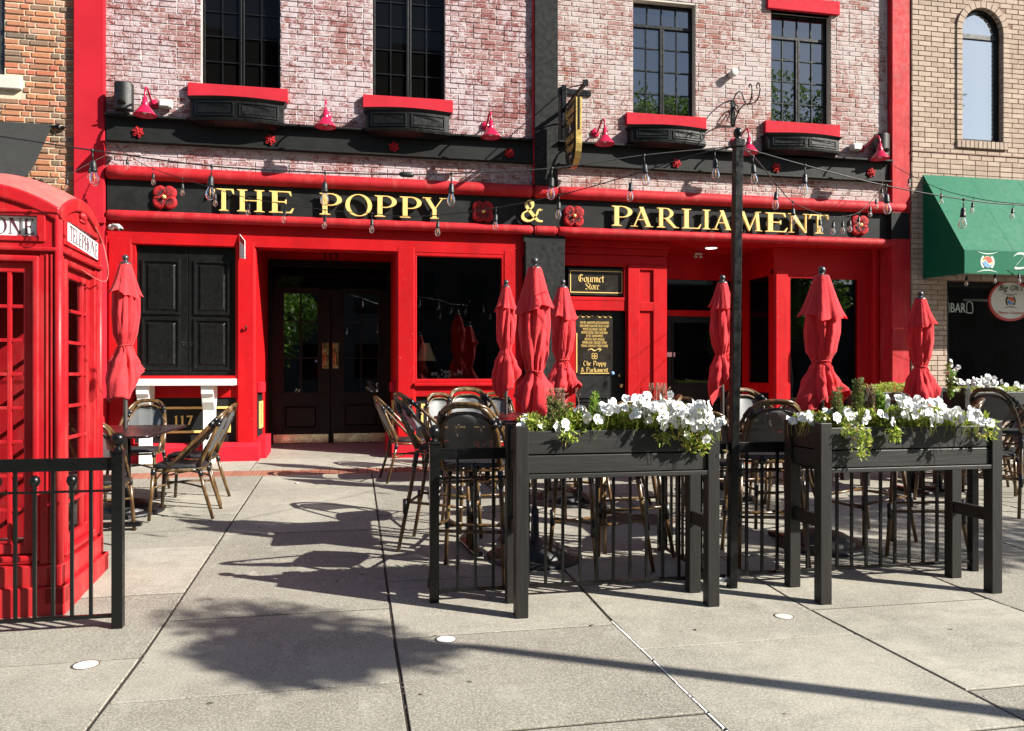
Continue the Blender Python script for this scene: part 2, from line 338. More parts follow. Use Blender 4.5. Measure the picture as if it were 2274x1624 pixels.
def smoothpts(pts,k=6):
    P=[Vector(p) for p in pts]; out=[]
    for i in range(len(P)-1):
        p0=P[max(i-1,0)];p1=P[i];p2=P[i+1];p3=P[min(i+2,len(P)-1)]
        for j in range(k):
            t=j/k; out.append(.5*((2*p1)+(p2-p0)*t+(2*p0-5*p1+4*p2-p3)*t*t+(3*p1-p0-3*p2+p3)*t**3))
    out.append(P[-1]); return out
def struct(o): o['kind']='structure'; return o
def ctext(body,size,name,mat,parent,fn,ext=.002,align='CENTER',xs=1.0,**kw):
    cu=bpy.data.curves.new('t','FONT'); cu.body=body; cu.size=size; cu.align_x=align; cu.extrude=ext; cu.resolution_u=2
    o=bpy.data.objects.new('t',cu); S.collection.objects.link(o); dg=bpy.context.evaluated_depsgraph_get()
    me=bpy.data.meshes.new_from_object(o.evaluated_get(dg)); bpy.data.objects.remove(o); bpy.data.curves.remove(cu)
    for v in me.vertices: v.co=Vector(fn(v.co.x*xs,v.co.z,v.co.y))
    me.materials.clear(); me.materials.append(M[mat]); 
    return place(name,me,parent,**kw)
# walls with openings: boxes between grid lines
def wallcells(mb,x0,x1,z0,z1,holes,yf,yb):
    xs=sorted({x0,x1,*[h for H in holes for h in H[:2] if x0<h<x1]}); zs=sorted({z0,z1,*[h for H in holes for h in H[2:] if z0<h<z1]})
    for i in range(len(xs)-1):
        run=None
        for j in range(len(zs)-1):
            cx=(xs[i]+xs[i+1])/2; cz=(zs[j]+zs[j+1])/2
            inh=any(H[0]<cx<H[1] and H[2]<cz<H[3] for H in holes)
            if not inh: run=(run[0],zs[j+1]) if run else (zs[j],zs[j+1])
            if (inh or j==len(zs)-2) and run: mb.box(xs[i],xs[i+1],yf,yb,*run); run=None
def inframe(x,y,z,m=0):
    t=y*CC+x*SS; a=(x*CC-y*SS)/t*FP+1137; b_=832-(z-1.4)/t*FP
    return -m<a<2274+m and -m<b_<1624+m
def bricks(parent,x0,x1,z0,z1,holes,yf,ch,bl,jt,mat,bond='run',tones=(0,1),depth=.05,proud=.004,cut=None,limit=300,seed=1,ch_=.004):
    r=random.Random(seed); lst=[]; z=z0; row=0
    while z+ch-jt<=z1+.001:
        x=x0-(r.random()*bl*.1 if bond!='run' else 0)-(bl/2 if row%2 and bond=='run' else 0)-(.17 if row%2 and bond=='flem' else 0); k=row
        while x<x1:
            ln=bl if (bond=='run' or k%2==0) else bl*.5
            if bond=='run' and r.random()<.06: ln=bl*.5
            a,b_=x,x+ln-jt; x+=ln; k+=1
            segs=[(max(a,x0),min(b_,x1))]
            for H in holes:
                if H[2]<z+ch-jt-.005 and H[3]>z+.005:
                    ns=[]
                    for (p,q) in segs:
                        if H[1]<=p or H[0]>=q: ns.append((p,q)); continue
                        if H[0]>p: ns.append((p,H[0]))
                        if H[1]<q: ns.append((H[1],q))
                    segs=ns
            for p,q in segs:
                if q-p<.025: continue
                if cut and cut((p+q)/2,z+ch/2): continue
                lst.append((p,q,z,z+ch-jt))
        z+=ch; row+=1
    lst.sort(key=lambda q:(not inframe((q[0]+q[1])/2,yf,(q[2]+q[3])/2), (q[0]**2+yf*yf+(q[2]-1.4)**2)-(2 if q[1]-q[0]>bl*.7 else 0)))
    rest=MB()
    for i,(p,q,a,b_) in enumerate(lst):
        dy=r.uniform(-proud,proud*.4); tone=r.uniform(*tones); dz=r.uniform(-.0012,.0012)
        if i<limit and inframe((p+q)/2,yf,a):
            cx,cz=(p+q)/2,(a+b_)/2
            MB().brick(p-cx,q-cx,dy,depth,a-cz+dz,b_-cz+dz,ch_,tone,r.uniform(-.0015,.0015)).obj('brick',mat,parent,loc=(cx,yf,cz))
        else: rest.brick(p,q,yf+dy,yf+depth,a+dz,b_+dz,ch_,tone,r.uniform(-.0015,.0015))
    if rest.v: rest.obj('brickwork',mat,parent,kind='stuff')
# ================= pavement and ground =================
gm=MB().box(-120,120,-120,-2.3,-.2,-.12); struct(gm.obj('road','asphalt'))
gb=MB(); 
for k in range(40):
    y0=-2.3+k*.4; y1=y0+.4
    gb.add([(-14,y0,g(y0)-.006),(24,y0,g(y0)-.006),(24,y1,g(y1)-.006),(-14,y1,g(y1)-.006)],[(0,1,2,3)])
struct(gb.obj('ground','sediment'))
struct(MB().box(-120,120,-2.45,-2.3,-.15,0).obj('kerb','stone',bev=.015))
far=MB(); far.box(-120,-14.02,-2.3,60,-.2,-.02); far.box(24.02,120,-2.3,60,-.2,-.02); struct(far.obj('terrain','concrete'))
pav=thing('pavement','pavement','x'); del pav['category']; del pav['label']; pav['kind']='structure'
def slab(x0,x1,y0,y1,tone,name='paving_slab',mat='concrete',th=.05,gap=.006,ch=.003,nsub=None,par=pav):
    x0+=gap;x1-=gap;y0+=min(gap+.001,.009);y1-=min(gap+.001,.009)
    ns=nsub or max(1,int((y1-y0)/.4)); mb=MB(); ys=[y0+(y1-y0)*i/ns for i in range(ns+1)]; vs=[];fs=[]
    dz=R.uniform(-.0025,.0025)
    for i,y in enumerate(ys):
        yy=y+(ch if i==0 else (-ch if i==ns else 0)); z=g(y)+dz
        vs+=[(x0,y,z-th),(x0,y,z-ch),(x0+ch,yy,z),(x1-ch,yy,z),(x1,y,z-ch),(x1,y,z-th)]
    for i in range(ns):
        for k in range(5): a=i*6+k; fs.append((a+6,a+7,a+1,a)[::-1] if False else (a,a+1,a+7,a+6)[::-1])
    # ends
    fs.append((0,1,4,5)[::-1]); fs.append((1,2,3,4)[::-1]); e=ns*6; fs.append((e,e+1,e+4,e+5)); fs.append((e+1,e+2,e+3,e+4))
    mb.add(vs,fs,tone)
    return mb.obj(name,mat,par)
colx=[-9,-7.1,-5.9,-4.7,-3.5,-2.25,-1.03,.212,1.435,2.66,3.88,5.1,6.32,7.54,8.76,9.98,11.2,12.4,15]
offs={5:[.8,1.95,3.05,4.2,5.24,6.37,7.5,8.6],6:[.4,1.5,2.55,3.64,4.735,5.89,6.71,7.64,8.7],7:[.8,1.9,3.06,4.24,5.25,6.35,7.22,8.35],8:[.5,1.6,2.7,3.83,4.95,6.1,7.25,8.4],9:[.7,1.85,3.05,4.27,5.45,6.6,7.8,8.8]}
for i in range(len(colx)-1):
    o=offs.get(i) or [.6+((i*37)%10)*.06+1.17*k for k in range(8)]
    ys=[-2.3,-.6]+[y for y in o if y<9.2]+[9.52]
    for j in range(len(ys)-1):
        t=R.uniform(.0,.9)
        if i==9 and abs(ys[j]-3.05)<.1: t=1.3
        if i in (7,) : t*=.6
        slab(colx[i],colx[i+1],ys[j],ys[j+1],t,gap=.008)
ck=MB()
for k in range(22):
    y0=.9+k*.155; ck.box(1.4335+R.uniform(-.002,.003),1.4425+R.uniform(-.003,.001),y0,y0+.15+R.uniform(-.03,.005),-.02,.0015)
ck.obj('joint_caulk','white',pav)
# clay paver course and the concrete strip along the shopfront
k=0; x=-6.0
while x<9.6:
    if x<-1.8 or x>4.4: pass
    slab(x,x+.112,9.53,9.90,R.random(),'paver','paver',gap=.003,ch=.004,nsub=1); x+=.112
for a,b_ in [(-9,-4),(-4,-1.22),(-1.22,1.2),(1.2,3.6),(3.6,6),(6,8.4),(8.4,12),(12,15)]: slab(a,b_,9.91,10.74,.75)
slab(-1.3,.6,10.75,12.42,.45); slab(4.3,6.4,10.75,12.0,.3)
# round painted utility covers and grates
def disc(u,v,r,label,mat,cat,group=None,lid=.0015):
    x,y=G(u,v); z=g(y); sl_=.045 if y>4.3 else 0
    t=thing('cover_plate',label,cat,(x,y,z+.004),0,group); t.rotation_euler=(math.atan(sl_),0,0)
    MB().lathe([(0,lid),(r*.9,lid),(r,lid*.4),(r,-.004)],n=28).obj('lid',mat,t); MB().lathe([(r+.001,0.0005),(r+.007,.001),(r+.008,-.003)],n=28).obj('rim','rust',t)
disc(190,1478,.055,'white round valve cover in the pavement below the kiosk','paper','cover'); disc(990,1421,.05,'white round valve cover in front of the middle fence post','paper','cover')
disc(1740,1370,.05,'rust-edged round valve cover right of the first planter','stone','cover')
disc(661,1074,.022,'small white survey disc in the pavement before the double doors','paper','disc')
for (u,v,lb) in [(1372,1152,'left round rusty manhole lid beneath the bar stools'),(1452,1155,'right round rusty manhole lid beneath the bar stools')]:
    x,y=G(u,v); t=thing('manhole_lid',lb,'manhole',(x,y,g(y)+.003),0,'manhole lids'); t.rotation_euler=(math.atan(.045),0,0)
    mb=MB().lathe([(0,.006),(.2,.006),(.21,0)],n=30); mb.obj('lid','rust',t)
    mb=MB()
    for a in range(-4,5):
        for b_ in range(-4,5):
            if a*a+b_*b_<18: mb.box(a*.042-.013,a*.042+.013,b_*.042-.013,b_*.042+.013,.005,.012)
    mb.obj('tread','rust',t)
for (u,v,a_,lb) in [(1560,1272,.9,'crumpled sheet of white paper lying behind the first planter'),(1596,1292,.2,'flat scrap of white paper by the foot of the light pole')]:
    x,y=G(u,v); t=thing('paper_litter',lb,'litter',(x,y+.02,g(y)+.004),a_); mb=MB(); n=6
    for i in range(n+1):
        for j in range(n+1): mb.v.append((-.07+.14*i/n,-.05+.10*j/n,.012+.02*math.sin(i*1.3+j*.8+a_*5)+(.05*(j/n) if a_>.5 else 0)))
    for i in range(n):
        for j in range(n): q=i*(n+1)+j; mb.f.append((q,q+n+1,q+n+2,q+1)); mb.t.append(.5); mb.sm.append(False)
    mb.obj('sheet','paper',t)
gr=MB(); rg=random.Random(77)
for k in range(900):
    if k<520:
        cx_=rg.choice([-1.03,.212,1.435,2.66,3.88])+rg.gauss(0,.012); cy_=rg.uniform(2.4,9.3)
    else: cx_=rg.uniform(-3,6); cy_=rg.uniform(2.3,9.3)
    s_=rg.uniform(.0025,.006 if k<520 else .0045); z_=g(cy_); gr.add([(cx_-s_,cy_,z_),(cx_,cy_-s_,z_),(cx_+s_,cy_,z_),(cx_,cy_+s_,z_),(cx_,cy_,z_+s_*1.1)],[(0,1,4),(1,2,4),(2,3,4),(3,0,4)])
gr.obj('grit','rust',pav,kind='stuff')
lf=MB()
for k in range(46):
    cx_,cy_=rg.uniform(-2.5,5.5),rg.uniform(2.5,9.0); a_=rg.uniform(0,6.28); s_=rg.uniform(.008,.02); z_=g(cy_)+.003; ca,sa=math.cos(a_),math.sin(a_)
    lf.add([(cx_-s_*ca,cy_-s_*sa,z_),(cx_+s_*.4*sa,cy_-s_*.4*ca,z_+s_*.3),(cx_+s_*ca,cy_+s_*sa,z_),(cx_-s_*.4*sa,cy_+s_*.4*ca,z_+s_*.25)],[(0,1,2),(0,2,3)])
lf.obj('fallen_leaf_bits','twig',pav,kind='stuff')
# ================= pub building =================
WY=10.75
pub=thing('pub_building','red and black brick pub with whitewashed upper walls, between the two brick neighbours','building',(0,0,0))
def part(mb,name,mat,par=None,bev=0,fix=False,**kw): return mb.obj(name,mat,par or pub,bev,fix,**kw)
W1=(-1.92,-.94,5.12,6.95); W2=(.25,1.22,5.12,6.95); W3=(3.91,4.86,5.12,6.76); W4=(6.06,7.04,5.14,6.80)
TOP=7.7
for (a,b_,hs,mt,br,lim,sd_,pr) in [(-3.05,2.44,[W1,W2],'mort_wash','brick_wash',190,3,.007),(2.79,8.0,[W3,W4],'mort_pink','brick_pink',110,5,.003)]:
    w=MB(); wallcells(w,a,b_,4.0,TOP,hs,WY+.006,WY+.3); wo=part(w,'wall',mt)
    hh=[(h[0]-.001,h[1]+.001,h[2]-.15,h[3]) for h in hs]+[(a-1,b_+1,4.33,4.63)]
    bricks(wo,a,b_,4.03,TOP,hh,WY,.0707,.212,.011,br,seed=sd_,limit=lim,proud=pr)
part(MB().box(-3.4,8.32,WY+.3,WY+.5,3.41,TOP),'wall_core','dark')
def upwindow(H,glassm,rows,toprow=None):
    x0,x1,z0,z1=H; wt=MB(); y=WY+.11; f=.035
    w=MB(); w.box(x0,x0+f,y,y+.05,z0,z1); w.box(x1-f,x1,y,y+.05,z0,z1); w.box(x0+f,x1-f,y,y+.05,z0,z0+f); w.box(x0+f,x1-f,y,y+.05,z1-f,z1)
    xm=(x0+x1)/2; zt=toprow if toprow else z1-f
    w.box(xm-.032,xm-.004,y-.012,y+.045,z0+f,zt); w.box(xm+.004,xm+.032,y-.012,y+.045,z0+f,zt); w.box(xm-.004,xm+.004,y,y+.045,z0+f,zt)
    if toprow: w.box(x0+f,x1-f,y-.012,y+.045,toprow,toprow+.045)
    wo=part(w,'window','black',bev=.003); bars=MB()
    segs=[(x0+f,xm-.032),(xm+.032,x1-f)]
    for a,b_ in segs: bars.box((a+b_)/2-.008,(a+b_)/2+.008,y+.003,y+.035,z0+f,zt-.001)
    nr=[z0+f]+list(rows)+[zt]
    for z in rows:
        for a,b_ in segs: bars.box(a,(a+b_)/2-.008,y+.004,y+.034,z-.008,z+.008); bars.box((a+b_)/2+.008,b_,y+.004,y+.034,z-.008,z+.008)
    if toprow:
        for i in range(1,4): xx=x0+f+(x1-x0-2*f)*i/4; bars.box(xx-.008,xx+.008,y+.003,y+.035,toprow+.045,z1-f)
    bars.obj('glazing_bar','black',wo)
    def pane(a,b_,c,d):
        tx=R.uniform(-.0015,.0015); tz=R.uniform(-.0015,.0015)
        MB().add([(a,y+.02-tx,c),(b_,y+.02+tx,c),(b_,y+.02+tx+tz,d),(a,y+.02-tx+tz,d)],[(0,1,2,3)]).obj('pane',glassm,wo)
    for a,b_ in segs:
        m_=(a+b_)/2
        for i in range(len(nr)-1):
            c=nr[i]+(.008 if i else 0); d=nr[i+1]-(.008 if i<len(nr)-2 else 0)
            pane(a,m_-.008,c,d); pane(m_+.008,b_,c,d)
    if toprow:
        for i in range(4): pane(x0+f+(x1-x0-2*f)*i/4+.008,x0+f+(x1-x0-2*f)*(i+1)/4-.008,toprow+.045,z1-f)
    bx=MB().box(x0,x1,y+.06,y+.08,z0,z1); bx.obj('room_backing','dark',wo)
    return wo
upwindow(W1,'glass_black',[5.47,5.80,6.12,6.45]); upwindow(W2,'glass_black',[5.47,5.80,6.12,6.45])
upwindow(W3,'glass_sky',[5.465,5.795,6.12],6.41); upwindow(W4,'glass_sky',[5.465,5.795,6.12],6.42)
for a,b_,z0,z1 in [(-2.07,-.84,4.935,5.115),(.12,1.32,4.935,5.115),(3.79,5.0,4.945,5.115),(5.93,7.15,4.955,5.135)]:
    part(MB().box(a,b_,WY-.07,WY+.1,z0,z1),'window_sill','red_sill',bev=.006)
part(MB().box(5.98,7.16,WY-.05,WY+.1,6.80,7.0),'lintel','red_sill',bev=.006)
# piers
p=MB(); p.box(-3.40,-3.05,WY-.07,WY+.4,.1,TOP); part(p,'pier','red_pier',bev=.008)
p=MB(); p.box(-3.42,-3.03,WY-.10,WY-.07,3.28,3.36); part(p,'pier_band','red_pier',bev=.006)
p=MB(); p.box(8.005,8.32,WY-.10,WY+.4,.1,TOP); part(p,'pier','red_mould',bev=.008)
p=MB(); p.box(2.455,2.785,WY-.075,WY+.3,4.02,TOP); part(p,'pilaster','black_stucco',bev=.006)
p=MB(); p.box(2.435,2.454,WY-.06,WY+.3,4.02,TOP); part(p,'edge_trim','red_mould')
# steel beams with flanges and cast rosettes
for a,b_ in [(-3.03,2.434),(2.786,8.0)]:
    p=MB(); p.box(a,b_,WY-.045,WY+.03,4.34,4.62); p.box(a,b_,WY-.135,WY+.02,4.62,4.645); p.box(a,b_,WY-.10,WY+.03,4.318,4.34)
    part(p,'beam','black_beam',bev=.003)
for u,v in [(306,293),(600,310),(875,326),(1132,340),(1503,362),(1725,372),(1936,383)]:
    x,z=onY(u,v,WY-.07); mb=MB(); pts=[]
    for k in range(24): a=2*math.pi*k/24; r_=.062+.013*math.cos(6*a); pts.append((r_*math.cos(a),r_*math.sin(a)))
    mb.poly(pts,-.015,0); 
    for k in range(6):
        a=math.pi*2*k/6; mb.tube([(.02*math.cos(a),-.02,.02*math.sin(a)),(.052*math.cos(a),-.018,.052*math.sin(a))],[.012,.007],6)
    mb.lathe([(.018,-.03),(.026,-.016)],n=10,axis='y',cap=True)
    mb.xf(Matrix.Rotation(R.uniform(0,1),4,'Y')); part(mb,'rosette','rosette',fix=True,loc=(x,WY-.05,z))
# rounded mouldings
def rod(a,b_,y,z,r,mat,name='moulding',endb=0,endt=0,zt=0):
    mb=MB(); n=16
    xs=[a,a+.03]+[a+(b_-a)*k/24 for k in range(1,24)]+[b_-.03,b_]; rr=[r*.72]+[r]*(len(xs)-2)+[r*.72]
    mb.tube([(x,y,z) for x in xs],rr,n); return part(mb,name,mat)
for a,b_ in [(-3.03,2.43),(2.44,2.78),(2.79,8.3)]:
    rod(a,b_,WY-.04,3.935,.088,'red_mould')
    rod(a,b_,WY-.035,3.40,.064,'red_mould')
# flat soffit between the moulding and the shopfront
p=MB(); p.box(-3.05,2.33,WY+.035,WY+.3,3.06,3.36); part(p,'lintel','red',bev=.004); PX=WY+.26
p=MB(); p.box(2.89,8.3,WY-.03,PX+.2,3.338,3.358); part(p,'soffit','red')
def px(u,Y=None): return onY(u,850,Y or PX)[0]
p=MB(); p.box(2.9,px(1483),PX-.07,PX,3.24,3.338); p.box(2.9,px(1481),PX-.03,PX,3.14,3.24); p.box(2.9,px(1480),PX-.0,PX+.1,3.0,3.14); part(p,'cornice','red',bev=.01)
p=MB(); p.box(px(1720),8.0,PX+.02,PX+.1,2.93,3.338); part(p,'lintel','red',bev=.006)
# black lower pilaster
part(MB().box(2.33,2.89,WY-.05,WY+.3,.2,3.24),'pilaster','black_stucco',bev=.006); part(MB().box(2.31,2.90,WY-.03,WY+.3,3.24,3.34),'capital_block','black_board')
FY=WY+.03
def pil(x0,x1,z0=.3,z1=3.12,y=FY,d=.14,edge=.03):
    mb=MB(); n=[(x0,y+edge),(x0+edge,y),(x1-edge,y),(x1,y+edge),(x1,y+d),(x0,y+d)]
    mb.add([(a,b_,z0) for a,b_ in n]+[(a,b_,z1) for a,b_ in n],[(i,(i+1)%6,(i+1)%6+6,i+6) for i in range(6)]+[tuple(range(6,12)),tuple(range(5,-1,-1))])
    return part(mb,'pilaster','red',bev=.004)
def base(x0,x1,zt=.52,y=WY-.09,zb=.15):
    mb=MB(); mb.add([(x0,y,zb),(x1,y,zb),(x1,y,zt-.05),(x0,y,zt-.05),(x0,y+.07,zt),(x1,y+.07,zt),(x0,y+.3,zt),(x1,y+.3,zt),(x0,y+.3,zb),(x1,y+.3,zb)],[(0,1,2,3),(3,2,5,4),(4,5,7,6),(0,3,4,6,8),(1,9,7,5,2),(8,6,7,9)])
    return part(mb,'plinth','red_pier',bev=.004)
def framering(x0,x1,z0,z1,w,y0,y1,mat,name,par=None,bev=.003):
    mb=MB(); mb.ring([(x0,z0),(x1,z0),(x1,z1),(x0,z1)],[(x0+w,z0+w),(x1-w,z0+w),(x1-w,z1-w),(x0+w,z1-w)],y0,y1); return part(mb,name,mat,par,bev,fix=True)
def rpanel(par,x0,x1,z0,z1,y,mat='black',fy=.012,w=.035,groove=True,in_=.09):
    framering(x0,x1,z0,z1,w,y-.02,y+.002,mat,'panel_moulding',par,.006)
    a,b_,c,d=x0+in_,x1-in_,z0+in_,z1-in_; mb=MB(); s_=.02
    ys=y-.018
    vs=[(a-s_,y,c-s_),(b_+s_,y,c-s_),(b_+s_,y,d+s_),(a-s_,y,d+s_),(a,ys,c),(b_,ys,c),(b_,ys,d),(a,ys,d)]
    mb.add(vs,[(4,5,6,7)]+[(i,(i+1)%4,(i+1)%4+4,i+4) for i in range(4)])
    if groove and b_-a>.12: m_=(a+b_)/2; mb.box(m_-.003,m_+.003,ys-.003,ys+.002,c+.01,d-.01)
    part(mb,'raised_panel',mat,par,.003)
# --- left bay
pil(-3.05,-2.74); pil(-1.50,-1.25)
framering(-2.76,-1.46,1.34,3.10,.045,FY+.02,FY+.13,'red','window_surround')
sh=MB(); sh.box(-2.72,-2.105,FY+.09,FY+.12,1.36,3.05); s1=part(sh,'shutter','black',bev=.004); sh=MB(); sh.box(-2.095,-1.50,FY+.09,FY+.12,1.36,3.05); s2=part(sh,'shutter','black',bev=.004)
for s_,a,b_ in [(s1,-2.66,-2.19),(s2,-2.03,-1.58)]:
    rpanel(s_,a,b_,2.17,2.88,FY+.09,in_=.085); rpanel(s_,a,b_,1.46,2.13,FY+.09,in_=.085)
for s_,x in [(s1,-2.15),(s2,-2.055)]:
    mb=MB(); 
    for dx,dz in [(-.012,.012),(.012,.012),(0,-.012)]: mb.lathe([(.004,0),(.003,-.006)],(x+dx,FY+.088,1.80+dz),8,'y',True)
    part(mb,'screw_head','steel',s_)
# white service counter on legs
cn=thing('counter_shelf','white wooden counter shelf on two scrolled legs under the black shutters','counter',(0,0,0))
MB().box(-2.74,-1.49,10.38,FY+.02,1.262,1.345).obj('shelf','white',cn,.006)
for x0 in (-2.62,-1.865):
    yb=FY-.02; prof=[(10.42,1.26),(10.43,1.16),(10.47,1.12),(10.49,1.05),(10.56,.95),(10.57,.85),(10.56,.27),(10.64,.27),(10.66,.95),(yb,1.15),(yb,1.26)]
    mb=MB(); mb.poly([(a,b_) for a,b_ in prof],0,.145,fn=lambda x,y,z,x0=x0:(x0+y,x,z)); mb.obj('leg','white',cn,.006,fix=True)
part(MB().box(-2.75,-1.45,FY+.06,FY+.13,1.10,1.30),'window_rail','red',bev=.006)
part(MB().box(-2.75,-1.45,FY+.08,FY+.13,.45,1.12),'stall_riser','black_board')
gf=framering(-2.62,-1.57,.645,.985,.03,FY+.055,FY+.085,'gold','gold_moulding')
base(-3.08,-1.20)
part(MB().box(-1.46,-1.21,FY+.005,FY+.16,.5,.55),'plinth_cap','red_pier')
# notice sign, hooks
nt_=thing('notice_sign','small white and red notice board sticking out from the red pilaster','sign',(0,0,0))
x,z=onY(541,545,FY-.01); MB().add([(-1.45,FY-.01,2.91),(-1.375,FY-.10,2.89),(-1.375,FY-.10,3.12),(-1.45,FY-.01,3.22),(-1.445,FY-.005,2.91),(-1.37,FY-.095,2.89),(-1.37,FY-.095,3.12),(-1.445,FY-.005,3.22)],[(0,1,2,3),(7,6,5,4),(0,4,5,1),(1,5,6,2),(2,6,7,3)]).obj('board','paper',nt_)
MB().add([(-1.4505,FY-.012,3.13),(-1.3765,FY-.102,3.05),(-1.3765,FY-.102,3.118),(-1.4505,FY-.012,3.216)],[(0,1,2,3)]).obj('red_band','inkred',nt_)
tagt(MB().tube([(-1.37,FY-.005,1.98),(-1.37,FY-.03,1.99),(-1.37,FY-.035,2.03)],.011,8).obj('wall_hook','black_metal'),'small black hook on the red pilaster beside the double doors','hook')
# --- central recess
RY=12.30
mb=MB(); mb.box(-1.27,-1.25,FY+.14,RY,.2,3.36); mb.box(.56,.58,FY+.14,RY,.2,3.36); part(mb,'recess_wall','red')
part(MB().box(-1.27,8.0,WY+.1,RY+.3,3.36,3.40),'porch_ceiling','red')
part(MB().box(-1.25,.56,RY,RY+.1,3.12,3.36),'transom_panel','red')
for sx,x in ((1,-1.25),(-1,.56)):
    mb=MB(); 
    p0=(x,x+sx*.10); mb.box(x,x+sx*.12,FY+.1,RY-.8,.2,.58); mb.box(x,x+sx*.06,FY+.14,RY-.9,1.16,1.30); part(mb,'recess_plinth','red_pier',bev=.01)
    mb=MB(); mb.ring([(FY+.25,.68),(RY-.95,.68),(RY-.95,1.04),(FY+.25,1.04)],[(FY+.29,.72),(RY-.99,.72),(RY-.99,1.0),(FY+.29,1.0)],0,.02,fn=lambda a,b_,c,x=x,sx=sx:(x+sx*(.012+b_),a,c)); part(mb,'gold_moulding','gold',fix=True)
    mb=MB(); mb.box(x,x+sx*.01,FY+.14,RY-.85,.58,1.16); part(mb,'stall_riser','black_board')
part(MB().ring([(-1.25,.3),(.56,.3),(.56,3.12),(-1.25,3.12)],[(-1.20,.3),(.51,.3),(.51,3.02),(-1.20,3.02)],RY-.02,RY+.12),'door_frame','black',bev=.004)
part(MB().box(-1.20,.51,RY,RY+.08,2.62,2.68),'door_head','black')
part(MB().box(-1.20,.51,RY+.03,RY+.05,2.68,3.02),'transom_glass','glass_black')
def shopdoor(x0,x1,y,z0,z1,gx,gz,panel,mat='black',glassm='glass_shop',bars=None,name='door',kick=None):
    mb=MB(); mb.box(x0,gx[0],y,y+.05,z0,z1); mb.box(gx[1],x1,y,y+.05,z0,z1); mb.box(gx[0],gx[1],y,y+.05,z0,gz[0]); mb.box(gx[0],gx[1],y,y+.05,gz[1],z1)
    d=part(mb,name,mat,bev=.004)
    xs=[gx[0]]+(bars[0] if bars else [])+[gx[1]]; zs=[gz[0]]+(bars[1] if bars else [])+[gz[1]]
    if bars:
        b2=MB()
        for q in bars[0]: b2.box(q-.012,q+.012,y+.008,y+.04,gz[0],gz[1])
        for q in bars[1]:
            for i in range(len(xs)-1): b2.box(xs[i]+(.012 if i else 0),xs[i+1]-(.012 if i<len(xs)-2 else 0),y+.009,y+.039,q-.01,q+.01)
        b2.obj('glazing_bar',mat,d)
    for i in range(len(xs)-1):
        for j in range(len(zs)-1):
            MB().add([(xs[i],y+.025,zs[j]),(xs[i+1],y+.025,zs[j]),(xs[i+1],y+.025,zs[j+1]),(xs[i],y+.025,zs[j+1])],[(0,1,2,3)]).obj('pane',glassm,d)
    framering(gx[0]-.03,gx[1]+.03,gz[0]-.03,gz[1]+.03,.03,y-.012,y+.002,mat,'glass_beading',d)
    if panel: rpanel(d,*panel,y,mat,groove=False,in_=.06,w=.03)
    if kick:
        MB().box(*kick[:2],y-.008,y-.001,*kick[2:]).obj('kick_plate','steel',d)
        mb=MB()
        for i in range(4):
            for zz in kick[2:]: mb.lathe([(.006,0),(.004,-.004)],(kick[0]+.03+(kick[1]-kick[0]-.06)*i/3,y-.008,zz+(.015 if zz==kick[2] else -.015)),6,'y',True)
        mb.obj('plate_screw','brass',d)
    return d
def dY(u,v): return onY(u,v,RY)
def dx(u): return dY(u,850)[0]
def dz(v,u=670): return dY(u,v)[1]
zb=dz(984); zk=dz(965)
bar=[dz(795),dz(713)]
d1=shopdoor(dx(600),dx(733.5),RY+.01,dz(992),2.62,(dx(630),dx(706)),(dz(872),dz(643)),(dx(627),dx(708),dz(956),dz(897)),glassm='glass_door',bars=([dx(668)],bar),kick=(dx(607),dx(729),zb,zk))
d2=shopdoor(dx(735),dx(866),RY+.01,dz(992),2.62,(dx(764),dx(840)),(dz(872),dz(643)),(dx(761),dx(843),dz(953),dz(894)),glassm='glass_door',bars=([dx(802)],bar),kick=(dx(741),dx(859),zb,zk+.005))
for d,a,b_ in ((d1,716,730),(d2,739,752)):
    xa,xb=dx(a),dx(b_); pl=MB().box(xa,xb,RY-.004,RY+.01,dz(818),dz(761)).obj('push_plate','brass',d,.002)
    xm=(xa+xb)/2; MB().tube(smoothpts([(xm,RY,dz(810)),(xm,RY-.05,dz(806)),(xm,RY-.06,dz(795)),(xm,RY-.055,dz(785)),(xm,RY,dz(781))],4),.011,8).obj('pull_handle','brass',d)
MB().lathe([(.02,0),(.018,-.015),(.008,-.02)],(dx(702),RY+.012,dz(802)),12,'y',True).obj('alarm_sticker','sticker',d1)
mb=MB(); mb.lathe([(.075,3.355),(.07,3.345),(.045,3.33),(.01,3.325)],((dx(731)-.05),11.1,0),24); cl=thing('porch_light','small white ceiling light above the double doors','light'); mb.obj('trim_ring','white',cl)
xx=(dx(731)-.03); MB().lathe([(.03,3.36),(.03,3.33),(.05,3.325),(.05,3.31),(.026,3.30),(.026,3.285),(.055,3.27)],(xx,11.9,0),16).obj('hanging_head','offwhite',cl)
def seven(mb,x,z,h,y,d,fn=None): mb.poly([(x,z+h),(x,z+h*.80),(x+.05*h,z+h*.86),(x+.42*h,z+h*.86),(x+.12*h,z),(x+.30*h,z),(x+.62*h,z+h*.93),(x+.62*h,z+h)],y,y+d,fn)
def one(mb,x,z,h,y,d,fn=None): mb.poly([(x,z+h*.9),(x+.18*h,z+h),(x+.28*h,z+h),(x+.28*h,z+.05*h),(x+.38*h,z),(x,z),(x+.11*h,z+.05*h),(x+.11*h,z+.84*h),(x,z+.83*h)],y,y+d,fn)
def num117(name,label,x,z,h,y,mat,dx_):
    t=thing(name,label,'numerals')
    for i in range(3):
        mb=MB(); (seven if i==2 else one)(mb,x+i*dx_,z,h,y-.012,.012); mb.obj('numeral',mat,t,fix=True)
x,z=onY(387,944,FY+.07); num117('house_number','gold 117 on the black panel below the white counter',x,z,.118,FY+.08,'gold',.075)
